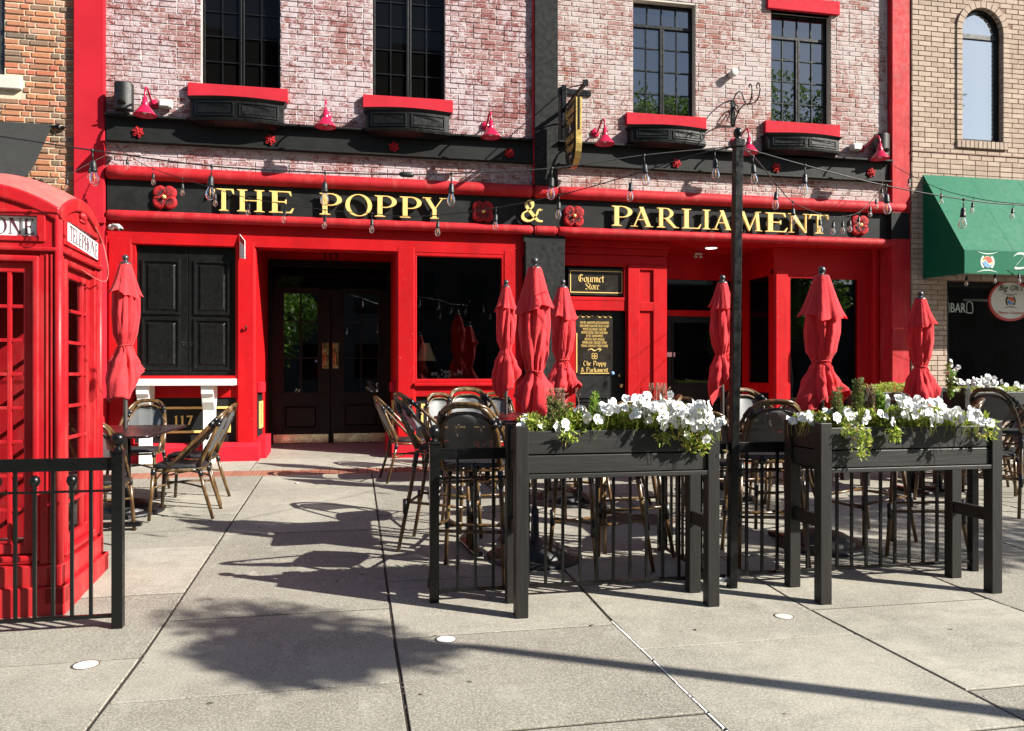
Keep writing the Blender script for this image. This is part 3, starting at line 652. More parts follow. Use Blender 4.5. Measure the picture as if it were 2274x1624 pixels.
x,z=onY(718,577,RY); num117('house_number','black 117 above the recessed double doors',x+.01,z+.01,.10,RY,'black',.075)
# --- right bay of the left half
pil(.56,.83); pil(2.02,2.33)
framering(.79,2.06,1.29,3.06,.05,FY+.01,FY+.12,'red','window_surround',bev=.01)
sw=MB().box(.84,2.01,FY+.07,FY+.078,1.34,3.01); part(sw,'window','glass_shop')
part(MB().box(.80,2.05,FY-.035,FY+.12,1.24,1.29),'window_sill','red',bev=.012); part(MB().box(.82,2.03,FY+.02,FY+.12,1.10,1.24),'window_rail','red',bev=.006)
part(MB().box(.82,2.03,FY+.07,FY+.12,.45,1.10),'stall_riser','black_board'); framering(.9,1.95,.66,1.0,.03,FY+.05,FY+.075,'gold','gold_moulding')
base(.50,2.36)
# --- gourmet store door bay
base(2.30,px(1481)+.03,zt=.5,y=PX-.06)
GY=PX+.06; gxl=lambda u:onY(u,850,GY)[0]
framering(2.90,px(1394),2.47,3.03,.055,PX+.01,GY+.06,'red','transom_surround',bev=.008)
part(MB().box(2.90,px(1394),PX+.015,GY+.06,2.33,2.47),'door_rail','red',bev=.006)
mb=MB(); mb.box(2.90,gxl(1276),PX+.01,GY+.06,.3,2.33); part(mb,'door_jamb','red')
xa,xb,xc,xd=px(1394),px(1420),px(1450),px(1480)
po=part(MB().box(xa,xd,PX+.01,PX+.14,.3,3.12),'pilaster','red',bev=.004)
mb=MB()
for (a,b_) in [(xa,xb),(xc,xd)]: mb.box(a,b_,PX-.02,PX+.009,.3,3.0)
for (a,b_) in [(2.33,2.46),(2.93,3.0),(.3,.5)]: mb.box(xb,xc,PX-.02,PX+.009,a,b_)
mb.obj('panel_frame','red',po,.006)
dd=MB(); dd.box(gxl(1276),gxl(1394),GY+.05,GY+.09,.3,2.33); gd=part(dd,'door','black')
fx=lambda u:onY(u,850,GY)[0]; fz=lambda v,u=1330:onY(u,v,GY)[1]
for a,b_ in [(fx(1284),fx(1316)),(fx(1326),fx(1352))]: rpanel(gd,a,b_,.62,fz(890),GY+.05,'black',groove=False,in_=.045,w=.02)
MB().box(fx(1278),fx(1356),GY+.035,GY+.05,fz(884),fz(834)).obj('lock_rail','black_beam',gd)
MB().lathe([(.008,0),(.012,-.02),(.03,-.035),(.034,-.055),(.02,-.07),(0,-.072)],(fx(1380),GY+.05,fz(857)),16,'y').obj('door_knob','brass',gd)
MB().lathe([(.024,0),(.024,-.01),(.012,-.018),(0,-.018)],(fx(1378),GY+.05,fz(834)),16,'y').obj('deadbolt','brass',gd)
# --- second recess
QY=12.05; qx=lambda u,v=750:onY(u,v,QY)[0]; qz=lambda v,u=1560:onY(u,v,QY)[1]
mb=MB(); mb.box(px(1480)-.02,px(1480),PX+.14,QY,.2,3.36); part(mb,'recess_wall','red')
mb=MB(); mb.box(4.42,6.3,QY,QY+.1,qz(622),3.36); mb.box(4.42,6.3,QY-.01,QY+.1,qz(703),qz(690)); mb.box(4.42,4.8,QY,QY+.1,.2,qz(622)-.001); part(mb,'recess_wall','red')
part(MB().box(4.86,6.10,QY+.03,QY+.04,qz(690),qz(622)),'transom_glass','glass_black')
zt=qz(703); d3=shopdoor(qx(1484),qx(1632),QY+.01,.32,zt,(qx(1496),qx(1612)),(qz(850),zt-.1),(qx(1494),qx(1604),.5,qz(888)),glassm='glass_shop')
d4=shopdoor(qx(1633),qx(1668),QY+.01,.32,zt,(qx(1641),qx(1662)),(qz(850),zt-.1),None,glassm='glass_shop')
MB().lathe([(.008,0),(.012,-.02),(.03,-.035),(.034,-.055),(.02,-.07),(0,-.072)],(qx(1625),QY+.01,qz(866)),16,'y').obj('door_knob','brass',d3)
MB().lathe([(.024,0),(.024,-.006),(0,-.006)],(qx(1595),QY+.03,qz(843)),16,'y').obj('alarm_sticker','sticker',d3)
MB().box(qx(1482),qx(1499),QY+.0,QY+.008,qz(793),qz(783)).obj('opening_sign','paper',d3)
# side wall of the recess with the black glass
X6=px(1721)
mb=MB(); ya,yb=11.20,11.86
mb.box(X6,X6+.1,PX+.03,ya,.2,3.36); mb.box(X6,X6+.1,yb,QY,.2,3.36); mb.box(X6,X6+.1,ya,yb,2.93,3.36); mb.box(X6,X6+.1,ya,yb,1.12,1.27); part(mb,'recess_wall','red')
part(MB().box(X6+.04,X6+.05,ya,yb,1.27,2.93),'side_window','glass_black'); part(MB().box(X6+.03,X6+.09,ya,yb,.3,1.12),'stall_riser','black')
mb=MB(); mb.ring([(ya+.08,.55),(yb-.08,.55),(yb-.08,1.0),(ya+.08,1.0)],[(ya+.105,.575),(yb-.105,.575),(yb-.105,.975),(ya+.105,.975)],0,.015,fn=lambda a,b_,c:(X6+.03-b_,a,c)); part(mb,'gold_moulding','gold',fix=True)
cl=thing('recessed_ceiling_light','round lit ceiling light in the right-hand porch','light'); c_=atT(1573,557,12.3)
MB().lathe([(0,3.345),(.085,3.345)],(c_.x,c_.y-.1,0),24).obj('lens','lit',cl); MB().lathe([(.085,3.343),(.105,3.35),(.108,3.36)],(c_.x,c_.y-.1,0),24).obj('trim_ring','white',cl)
sp=thing('sprinkler_head','small white twin-head emergency fitting in the right-hand porch','fitting'); c_=atT(1550,566,12.6)
mb=MB(); mb.box(c_.x-.06,c_.x+.06,c_.y-.04,c_.y+.04,c_.z-.0,c_.z+.025); mb.obj('body','offwhite',sp,.006)
for s_ in(-1,1): MB().lathe([(.01,-.0),(.03,-.03),(.028,-.05)],(c_.x+s_*.045,c_.y,c_.z),12).obj('lamp_head','offwhite',sp)
# --- right-hand bay
pil(px(1720),px(1753),z1=3.0,y=PX)
yw=PX+.08; framering(px(1751),px(1916),.80,2.93,.05,yw-.05,yw+.05,'red','window_surround')
part(MB().box(px(1756),px(1912),yw,yw+.008,.84,2.89),'window','glass_shop')
mb=MB(); mb.box(px(1914),px(1936),yw-.05,yw+.1,.5,3.2); part(mb,'window_reveal','red',bev=.006)
pil(px(1934),8.02,y=PX-.08,z1=3.338); pil(7.90,8.30,y=WY+.0,z1=3.338) if False else None
base(px(1720),8.02,zt=.80,y=PX-.10)
part(MB().box(px(1716),8.3,PX-.14,PX+.1,.80,.835),'stone_ledge','stone',bev=.004)
part(MB().box(px(1936)+.02,px(1978),PX-.11,PX-.08,.84,1.12),'sunlit_patch_block','red',bev=.004)  # added red block standing in for the sunlit patch low on the pilaster
# dark rooms behind the glass
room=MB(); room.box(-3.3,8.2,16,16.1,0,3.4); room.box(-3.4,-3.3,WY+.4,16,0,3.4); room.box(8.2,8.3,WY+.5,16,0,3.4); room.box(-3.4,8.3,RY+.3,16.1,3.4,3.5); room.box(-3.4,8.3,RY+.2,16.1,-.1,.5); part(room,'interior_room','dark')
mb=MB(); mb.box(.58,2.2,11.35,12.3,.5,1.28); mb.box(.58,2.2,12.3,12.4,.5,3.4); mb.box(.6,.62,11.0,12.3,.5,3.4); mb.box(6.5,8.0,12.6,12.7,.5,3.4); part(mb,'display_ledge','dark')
# table lamp and flowers inside the window
tl=thing('table_lamp','beige-shaded table lamp with a red-brown base inside the pub window','lamp'); c_=atT(945,848,11.05); lx,ly=c_.x,c_.y
z0=1.31; MB().lathe([(0,z0),(.06,z0),(.055,z0+.03),(.03,z0+.06),(.055,z0+.12),(.05,z0+.17),(.02,z0+.24),(.015,z0+.32)],(lx,ly,0),16).obj('base','lampbase',tl)
MB().lathe([(.15,z0+.28),(.085,z0+.44),(.055,z0+.53)],(lx,ly,0),20).obj('lamp_shade','lampshade',tl)
# CCTV camera
cc=thing('security_camera','small white bullet camera under the left end of the sign','camera'); x,z=onY(248,508,WY-.0); x=-3.0
MB().lathe([(.035,0),(.035,-.03),(.01,-.04)],(x+.02,WY-.02,z+.01),12,'y',True).obj('mount','offwhite',cc)
MB().tube([(x+.03,WY-.06,z+.015),(x+.06,WY-.09,z+.02),(x+.13,WY-.13,z+.01),(x+.17,WY-.16,z-.03)],[.012,.028,.03,.03],12).obj('body','offwhite',cc)
MB().tube([(x+.17,WY-.161,z-.031),(x+.175,WY-.166,z-.036)],.02,10).obj('lens','rubber',cc)
# ================= left neighbour =================
LB=thing('brick_building','orange tumbled-brick building left of the pub','building')
ly_=WY+.0; LW=(-5.6,onY(10,100,ly_)[0]-.03,5.10,7.4)
LW=(-5.6,-4.20,5.08,7.5)
w=MB(); wallcells(w,-9,-3.405,-.1,TOP,[LW],ly_+.01,ly_+.3); wo=w.obj('wall','mort_orange',LB)
bricks(wo,-6.2,-3.41,.1,TOP,[(LW[0],LW[1],LW[2]-.2,LW[3]),(-5.6,-3.99,4.84,5.06)],ly_,.0735,.225,.0145,'brick_orange','flem',limit=300,seed=9,proud=.007,ch_=.007)
fr=MB(); fr.box(-4.27,-4.20,ly_+.03,ly_+.12,5.08,7.5); fr.box(-5.6,-4.27,ly_+.03,ly_+.12,5.08,5.14); wf=fr.obj('window','grey_metal',LB); MB().box(-5.6,-4.27,ly_+.08,ly_+.09,5.14,7.5).obj('pane','glass_black',wf)
MB().box(-5.6,-4.0,ly_-.05,ly_+.1,4.90,5.045).obj('window_sill','stone',LB,.008)
# black awning with curved side
def a_pt(u,v,X=-3.66):
    a=(u-1137)/FP; t=X/(SS+CC*a); return (t*(CC-SS*a),1.4-(v-832)/FP*t)
prof=[(ly_,4.50),(10.60,4.33),(10.42,4.12),(10.25,3.92),(10.08,3.76),(9.95,3.66)]
aw=thing('black_awning','black canvas awning with a curved side above the red kiosk','awning')
mb=MB(); X0,X1=-5.6,-3.66
vs=[(x,y,z) for x in (X0,X1) for y,z in prof]; n_=len(prof)
mb.add(vs,[(i,i+n_,i+1+n_,i+1) for i in range(n_-1)])
mb.obj('canvas','black_canvas',aw,fix=False)
MB().box(X0,X1,9.94,9.955,3.50,3.655).obj('valance','black_canvas',aw)
for (y,z) in [(10.72,4.46),(9.99,3.62)]: MB().tube(smoothpts([(X1,y,z),(X1+.06,y,z+.01),(X1+.10,y-.0,z-.01),(X1+.16,y,z+.015)],4),[.02]*4+[.03]*4+[.022]*4+[.006],8).obj('bracket_finial','black_metal',aw)
MB().add([(X1-.25,9.9,3.50),(X1+.08,10.25,3.46),(X1+.16,10.3,3.39),(X1-.2,9.9,3.42)],[(0,1,2,3)]).obj('side_flap','black_canvas',aw)
# ================= right neighbour =================
RB=thing('brick_building','buff brick building with a green awning right of the pub','building')
ry=WY-.12; AW=(9.20,9.93,5.02,6.72); SWN=(8.94,14,1.18,2.84)
ac=((AW[0]+AW[1])/2,AW[3]); ar=(AW[1]-AW[0])/2
w=MB(); wallcells(w,8.335,16,-.1,TOP,[(AW[0],AW[1],AW[2],AW[3]+ar),SWN],ry+.008,ry+.4); wo=w.obj('wall','mort_tan',RB)
# spandrels round the arch
for s_ in (-1,1):
    pts=[(ac[0]+s_*ar,ac[1]),(ac[0]+s_*ar,ac[1]+ar+.0),(ac[0],ac[1]+ar)]+[(ac[0]+s_*ar*math.sin(a),ac[1]+ar*math.cos(a)) for a in [math.pi/2*k/8 for k in range(1,8)]]
    MB().poly(pts,ry+.008,ry+.2).obj('arch_spandrel','mort_tan',wo,fix=True)
def incirc(x,z): return (x-ac[0])**2+(z-ac[1])**2<(ar+.12)**2 and z>ac[1]-.01
bricks(wo,8.335,12.2,.3,TOP,[(AW[0]-.10,AW[1]+.10,AW[2]-.13,AW[3]),(SWN[0],SWN[1],SWN[2],SWN[3])],ry,.0775,.222,.010,'brick_tan',limit=290,seed=21,proud=.002,cut=incirc,ch_=.003)
# side return bricks
mb=MB(); z=.3; 
while z<TOP:
    mb.box(8.328,8.34,ry+.004,WY-.005,z,z+.0675,R.random()); z+=.0775
mb.obj('corner_return','brick_tan',wo)
trim=MB(); rt=random.Random(5)
for i in range(13):
    a0=math.pi*(i/13); a1=math.pi*((i+1)/13)-.03
    q=[(ac[0]+r_*math.cos(a),ac[1]+r_*math.sin(a)) for r_,a in ((ar,a0),(ar+.1,a0),(ar+.1,a1),(ar,a1))]
    MB().poly(q,ry-.022,ry+.1).obj('arch_brick','brick_tan',wo,fix=True)
    wo.children[-1].data.attributes['tone'].data.foreach_set('value',[rt.random()]*len(wo.children[-1].data.polygons)) if False else None
z=AW[2]
while z<AW[3]-.03:
    for a,b_ in ((AW[0]-.10,AW[0]),(AW[1],AW[1]+.10)): MB().brick(-.05,.05,0,.12,0,.0675,.003,rt.random()).obj('jamb_brick','brick_tan',wo,loc=((a+b_)/2,ry-.022,z))
    z+=.0775
x=AW[0]-.10
while x<AW[1]+.06:
    MB().brick(0,.066,0,.14,0,.11,.003,rt.random()).obj('sill_brick','brick_tan',wo,loc=(x,ry-.03,AW[2]-.12)); x+=.076
MB().box(8.335,12.2,ry-.012,ry+.02,4.80,4.812).obj('string_course','mort_tan',wo)
fr=MB(); f=.045; yy=ry+.07
fr.box(AW[0],AW[0]+f,yy,yy+.06,AW[2],AW[3]); fr.box(AW[1]-f,AW[1],yy,yy+.06,AW[2],AW[3]); fr.box(AW[0]+f,AW[1]-f,yy,yy+.06,AW[2],AW[2]+f); fr.box(AW[0]+f,AW[1]-f,yy,yy+.06,AW[3]-.09,AW[3]-.02)
fr.ring([(ac[0]+ar*math.cos(math.pi*k/16),ac[1]+ar*math.sin(math.pi*k/16)) for k in range(17)],[(ac[0]+(ar-f)*math.cos(math.pi*k/16),ac[1]+(ar-f)*math.sin(math.pi*k/16)) for k in range(17)],yy,yy+.06,closed=False)
wf=fr.obj('arched_window','black',RB,fix=True)
MB().add([(AW[0]+f,yy+.03,AW[2]+f),(AW[1]-f,yy+.03,AW[2]+f),(AW[1]-f,yy+.03,AW[3]-.09),(AW[0]+f,yy+.03,AW[3]-.09)],[(0,1,2,3)]).obj('pane','glass_mirror',wf)
MB().poly([(ac[0]+(ar-f)*math.cos(math.pi*k/16),ac[1]-.02+(ar-f)*math.sin(math.pi*k/16)) for k in range(17)],yy+.03,yy+.04).obj('pane','glass_mirror',wf,fix=True)
# shop window of the right neighbour
mb=MB(); mb.box(8.94,14,ry+.03,ry+.1,2.76,2.84); mb.box(8.94,8.99,ry+.03,ry+.1,1.18,2.76); wf=mb.obj('shop_window','black',RB)
MB().add([(8.99,ry+.07,1.18),(14,ry+.07,1.18),(14,ry+.07,2.76),(8.99,ry+.07,2.76)],[(0,1,2,3)]).obj('pane','glass_shop',wf)
MB().box(8.94,14,ry-.05,ry+.2,1.12,1.18).obj('window_sill','white',RB,.006)
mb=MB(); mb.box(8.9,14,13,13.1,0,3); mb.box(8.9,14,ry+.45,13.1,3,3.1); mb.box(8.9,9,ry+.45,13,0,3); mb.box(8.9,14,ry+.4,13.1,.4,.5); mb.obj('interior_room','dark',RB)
MB().tube([(9.75,ry+.6,2.62),(10.25,ry+.6,2.62)],.02,8).obj('tube_light','white',RB)
# green awning
GA=thing('green_awning','green vinyl awning with a valance logo on the buff brick building','awning')
gx0,gx1,gyf=8.52,12.6,9.80
MB().add([(gx0,ry,4.45),(gx1,ry,4.45),(gx1,gyf,3.175),(gx0,gyf,3.175)],[(0,3,2,1)]).obj('canopy','green',GA)
seam=MB()
for x in (9.35,10.2,11.05,11.9): seam.add([(x-.006,ry,4.453),(x+.006,ry,4.453),(x+.006,gyf,3.178),(x-.006,gyf,3.178)],[(0,3,2,1)])
seam.obj('seam','green',GA)
MB().box(gx0,gx1,gyf-.008,gyf,2.84,3.172).obj('valance','green',GA)
MB().add([(gx0,ry,4.449),(gx0,gyf,3.174),(gx0,gyf,2.84),(gx0,ry,2.86),(gx0+.01,ry,4.449),(gx0+.01,gyf,3.174),(gx0+.01,gyf,2.84),(gx0+.01,ry,2.86)],[(0,1,2,3),(7,6,5,4)]).obj('side_panel','green',GA)
mb=MB(); mb.tube([(gx0+.02,gyf+.02,2.86),(gx1,gyf+.02,2.86)],.014,6); mb.tube([(gx0+.02,gyf+.02,2.86),(gx0+.02,ry,2.88)],.014,6); mb.obj('frame_tube','grey_metal',GA)
def arcpts(cx,cz,rx,rz,a0,a1,n=14): return [(cx+rx*math.cos(a0+(a1-a0)*k/n),cz+rz*math.sin(a0+(a1-a0)*k/n)) for k in range(n+1)]
def logo(par,cx,cz,r,y,dark=False,ringmat='greyprint'):
    mb=MB(); mb.ring(arcpts(cx,cz,r*1.5,r*1.5,-.9,.9),arcpts(cx,cz,r*1.12,r*1.12,-.9,.9),y-.002,y,closed=False); mb.ring(arcpts(cx,cz,r*1.5,r*1.5,math.pi-.9,math.pi+.9),arcpts(cx,cz,r*1.12,r*1.12,math.pi-.9,math.pi+.9),y-.002,y,closed=False)
    for s_ in (1,-1):
        o=[(cx-r*2.4+r*4.8*k/12, cz+s_*(r*1.95-.35*r*math.sin(math.pi*k/12))) for k in range(13)]
        i=[(q[0],q[1]-s_*r*.22*math.sin(math.pi*k/12)) for k,q in enumerate(o)]; mb.ring(o,i,y-.002,y,closed=False)
    mb.obj('logo_swoosh',ringmat,par,fix=True)
    sc=[(cx-r+2*r*k/12, cz+.35*r*math.sin(math.pi*(1-2*k/12))) for k in range(13)]
    def cap(side,off):
        s2=[(q[0],q[1]+off) for q in sc if (q[0]-cx)**2+(q[1]+off-cz)**2<=r*r*1.001]
        a0=math.atan2(s2[-1][1]-cz,s2[-1][0]-cx); a1=math.atan2(s2[0][1]-cz,s2[0][0]-cx)
        if side>0: 
            if a1<a0: a1+=2*math.pi
        else:
            if a1>a0: a1-=2*math.pi
        return s2+arcpts(cx,cz,r,r,a0,a1)[1:-1]
    MB().poly(arcpts(cx,cz,r*1.06,r*1.06,0,2*math.pi-.2,24),y-.002,y).obj('logo_disc','inkyellow',par,fix=True)
    MB().poly(cap(1,r*.13),y-.005,y-.0025).obj('logo_red','inkred',par,fix=True); MB().poly(cap(-1,-r*.13),y-.005,y-.0025).obj('logo_blue','inkblue',par,fix=True)
x,z=onY(2193,582,gyf-.01); logo(GA,x,z,.078,gyf-.0085)
def ribbon(pts,nv,y,d=.003,mb=None,fn=None):
    mb=mb or MB(); o=[(p[0]+nv[0],p[1]+nv[1]) for p in pts]; i=[(p[0]-nv[0],p[1]-nv[1]) for p in pts]; mb.ring(o,i,y-d,y,closed=False,fn=fn); return mb
x,z=onY(2254,580,gyf-.01)
def sp2(pts,k=5): return [(p.x,p.y) for p in smoothpts([(a,b_,0) for a,b_ in pts],k)]
ribbon(sp2([(x-.02,z+.07),(x+.05,z+.11),(x+.16,z+.10),(x+.10,z+.02),(x+.0,z-.09),(x+.1,z-.10),(x+.26,z-.06)]),(.012,.016),gyf-.0085).obj('logo_script','greyprint',GA,fix=True)
# ================= lettering helpers =================
def stem(c,w,z0=0,z1=1,sb=True,st=True,sl_=.085):
    th,br=.028,.075; L_=[];h=w/2
    if sb: L_+=[(c-h-sl_,z0),(c+h+sl_,z0),(c+h+sl_,z0+th),(c+h+.025,z0+th+.018),(c+h,z0+br)]
    else: L_+=[(c-h,z0),(c+h,z0)]
    if st: L_+=[(c+h,z1-br),(c+h+.025,z1-th-.018),(c+h+sl_,z1-th),(c+h+sl_,z1),(c-h-sl_,z1),(c-h-sl_,z1-th),(c-h-.025,z1-th-.018),(c-h,z1-br)]
    else: L_+=[(c+h,z1),(c-h,z1)]
    if sb: L_+=[(c-h,z0+br),(c-h-.025,z0+th+.018),(c-h-sl_,z0+th)]
    return ('p',L_)
def diag(x0,z0,x1,z1,w): return ('p',[(x0-w/2,z0),(x0+w/2,z0),(x1+w/2,z1),(x1-w/2,z1)])
def serif(c,z,w=.30,up=True):
    t=.028; return ('p',[(c-w/2,z),(c+w/2,z),(c+w/2,z+(t if up else -t)),(c-w/2,z+(t if up else -t))])
def bowl(x,zt,zb,rx,th=.135,tn=.035):
    cz=(zt+zb)/2; rz=(zt-zb)/2; o=[(x-.02,zt)]+arcpts(x+.12,cz,rx-.12,rz,math.pi/2,-math.pi/2,18)+[(x-.02,zb)]
    i=[(x-.02,zt-tn)]+arcpts(x+.12,cz,rx-.12-th,rz-tn,math.pi/2,-math.pi/2,18)+[(x-.02,zb+tn)]
    return ('r',o,i,False)
def oval(cx,rx,th=.14,tn=.035):
    n=36; o=[(cx+rx*math.cos(2*math.pi*k/n),.5+.52*math.sin(2*math.pi*k/n)) for k in range(n)]
    i=[(cx+(rx-th)*math.cos(2*math.pi*k/n+.12),.5+(.52-tn)*math.sin(2*math.pi*k/n+.05)) for k in range(n)]
    return ('r',o,i,True)
def glyph(ch):
    if ch=='T': return [stem(.36,.14,0,.99,True,False),('p',[(0,.76),(.022,.76),(.09,.945),(.63,.945),(.698,.76),(.72,.76),(.70,1),(.02,1)])],.72
    if ch=='H': return [stem(.165,.14),stem(.695,.14),('p',[(.22,.485),(.64,.485),(.64,.525),(.22,.525)])],.86
    if ch=='E': return [stem(.165,.14),('p',[(.2,0),(.62,0),(.68,.23),(.655,.23),(.57,.05),(.2,.04)]),('p',[(.2,1),(.60,1),(.62,.79),(.595,.79),(.54,.95),(.2,.96)]),('p',[(.2,.485),(.43,.485),(.46,.40),(.48,.40),(.48,.62),(.46,.62),(.43,.53),(.2,.53)])],.68
    if ch=='L': return [stem(.165,.14),('p',[(.2,0),(.60,0),(.66,.25),(.635,.25),(.55,.05),(.2,.04)])],.66
    if ch=='I': return [stem(.16,.14)],.32
    if ch=='P': return [stem(.165,.14),bowl(.2,1,.43,.45)],.66
    if ch=='R': return [stem(.165,.14),bowl(.2,1,.46,.43),('p',[(.30,.48),(.44,.50),(.74,.035),(.84,.03),(.84,0),(.64,0)])],.84
    if ch=='O': return [oval(.44,.44)],.88
    if ch=='A': return [diag(.14,.02,.44,.99,.045),diag(.68,.02,.40,1.0,.15),('p',[(.24,.34),(.56,.34),(.55,.375),(.25,.375)]),serif(.13,0,.26),serif(.68,0,.32)],.86
    if ch=='Y': return [diag(.42,.42,.16,.98,.15),diag(.42,.44,.70,.98,.045),stem(.42,.14,0,.47,True,False),serif(.15,1,.30,False),serif(.72,1,.25,False)],.86
    if ch=='N': return [diag(.15,0,.15,1,.045),diag(.79,0.0,.79,1,.045),('p',[(.12,1),(.30,1),(.81,0.0),(.74,0.0),(.12,.93)]),serif(.14,0,.26),serif(.79,1,.26,False),serif(.10,1,.22,False)],.94
    if ch=='M': return [diag(.13,0,.20,1,.045),diag(.95,0,.88,1,.14),('p',[(.17,1),(.32,1),(.60,.10),(.54,-.01)]),('p',[(.52,.0),(.56,0),(.90,1),(.85,1)]),serif(.12,0,.26),serif(.95,0,.32),serif(.15,1,.2,False),serif(.95,1,.2,False)],1.1
    if ch=='&': 
        c=sp2([(.92,.56),(.80,.55),(.73,.35),(.55,.10),(.32,.02),(.10,.14),(.10,.36),(.32,.52),(.52,.68),(.52,.88),(.38,.97),(.25,.87),(.27,.68),(.50,.38),(.78,.06),(1.0,.03)],7)
        n=len(c); o=[];i=[]
        for k,pt in enumerate(c):
            a=Vector(c[min(k+1,n-1)])-Vector(c[max(k-1,0)]); a.normalize(); nn=(-a.y,a.x); ang=abs(a.x*.6+a.y*-.8); w=.022+.05*ang**2*(.5+.5*math.sin(math.pi*k/n))+.012
            o.append((pt[0]+nn[0]*w,pt[1]+nn[1]*w)); i.append((pt[0]-nn[0]*w,pt[1]-nn[1]*w))
        return [('r',o,i,False),serif(.9,.585,.2,False)],1.02
def letter(ch,fn,depth,mat,parent,name='letter'):
    pcs,w=glyph(ch); mb=MB()
    for k,pc in enumerate(pcs):
        y0=-depth-.0009*k; f=lambda x,y,z,w=w:fn(x/w,y,z)
        if pc[0]=='p': mb.poly(pc[1],y0,0,f)
        else: mb.ring(pc[1],pc[2],y0,0,pc[3],f)
    return mb.obj(name,mat,parent,fix=True)
NIB={'o':([[(.1,.15),(.1,.85),(.35,1),(.6,.85),(.6,.15),(.35,0),(.1,.15)]],.75),'u':([[(.05,1),(.12,.9),(.12,.15),(.3,0),(.6,.2)],[(.6,1),(.6,.15),(.72,.02)]],.8),
'r':([[(.05,.95),(.15,.9),(.15,.05),(.28,0)],[(.15,.8),(.4,1),(.5,.9)]],.58),'m':([[(0,.95),(.1,.9),(.1,0)],[(.1,.85),(.35,1),(.42,.9),(.42,0)],[(.42,.85),(.67,1),(.74,.9),(.74,.1),(.85,0)]],.95),
'n':([[(0,.95),(.1,.9),(.1,0)],[(.1,.85),(.35,1),(.48,.9),(.48,.1),(.6,0)]],.7),'e':([[(.5,.12),(.3,0),(.1,.15),(.1,.85),(.35,1),(.52,.82),(.15,.5)]],.65),
't':([[(.15,1.35),(.15,.15),(.3,0),(.42,.1)],[(0,1),(.4,1)]],.5),'a':([[(.08,.9),(.3,1),(.5,.88),(.5,.12),(.62,0)],[(.5,.6),(.12,.45),(.1,.15),(.28,0),(.5,.2)]],.7),
'l':([[(.05,1.55),(.15,1.5),(.15,.12),(.28,0)]],.36),'i':([[(.05,.95),(.15,.9),(.15,.1),(.27,0)],[(.12,1.32),(.2,1.26)]],.36),
'p':([[(.05,.95),(.14,.9),(.14,-.5)],[(.14,.85),(.4,1),(.58,.82),(.58,.15),(.35,0),(.14,.1)]],.74),'y':([[(.05,1),(.12,.9),(.12,.2),(.3,.05),(.55,.2)],[(.55,1),(.55,0),(.35,-.45),(.1,-.35)]],.7),
'h':([[(.05,1.55),(.14,1.5),(.14,0)],[(.14,.8),(.4,1),(.55,.85),(.55,.1),(.45,-.2)]],.72),'G':([[(.9,1.35),(.6,1.6),(.25,1.4),(.1,.9),(.2,.25),(.6,0),(.95,.25),(.95,.75),(.6,.8)],[(.45,1.5),(.45,.2)]],1.15),
'S':([[(.85,1.35),(.55,1.6),(.2,1.35),(.25,1.0),(.75,.65),(.8,.25),(.45,0),(.1,.2)]],1.0),'T':([[(.05,1.4),(.3,1.6),(.7,1.45),(1,1.6)],[(.6,1.5),(.25,1.2),(.15,.6),(.3,.1),(.65,0),(.9,.2)]],1.05),
'P':([[(.1,1.5),(.25,1.55),(.25,0),(.1,-.2)],[(0,1.3),(.4,1.6),(.85,1.45),(.9,.9),(.6,.65),(.3,.7)]],1.0),'&':([[(.8,.2),(.5,0),(.15,.15),(.2,.6),(.6,1.1),(.55,1.45),(.35,1.5),(.25,1.25),(.9,.1)]],1.0),
'B':([[(.15,1.5),(.25,1.5),(.25,0)],[(.05,1.4),(.5,1.6),(.8,1.3),(.45,.85),(.85,.5),(.6,0),(.1,.1)]],1.0),'c':([[(.5,.85),(.3,1),(.1,.85),(.1,.15),(.3,0),(.5,.12)]],.6),
's':([[(.48,.85),(.28,1),(.1,.8),(.45,.35),(.3,0),(.08,.12)]],.56),'O':([[(.15,.3),(.1,1.2),(.45,1.6),(.9,1.3),(.95,.4),(.55,0),(.15,.3)]],1.1),'g':([[(.5,.2),(.3,.1),(.1,.3),(.15,.9),(.4,1),(.55,.85),(.55,-.2),(.3,-.5),(.05,-.3)]],.72),"'":([[(.1,1.6),(.05,1.35)]],.25),' ':([],.5)}
def nibtext(s,x0,x1,z0,xh,fn,mat,parent,nw=.068,name='lettering'):
    tot=sum(NIB[c][1] for c in s); k=(x1-x0)/tot; mb=MB(); x=x0; q=0
    for c in s:
        for st in NIB[c][0]:
            pts=[(x+a*k,z0+b_*xh) for a,b_ in st]; mb=ribbon(pts,(nw*k*1.1,nw*xh*.8),-.0004*(q%7),.002,mb,fn); q+=1
        x+=NIB[c][1]*k
    return mb.obj(name,mat,parent,fix=True)
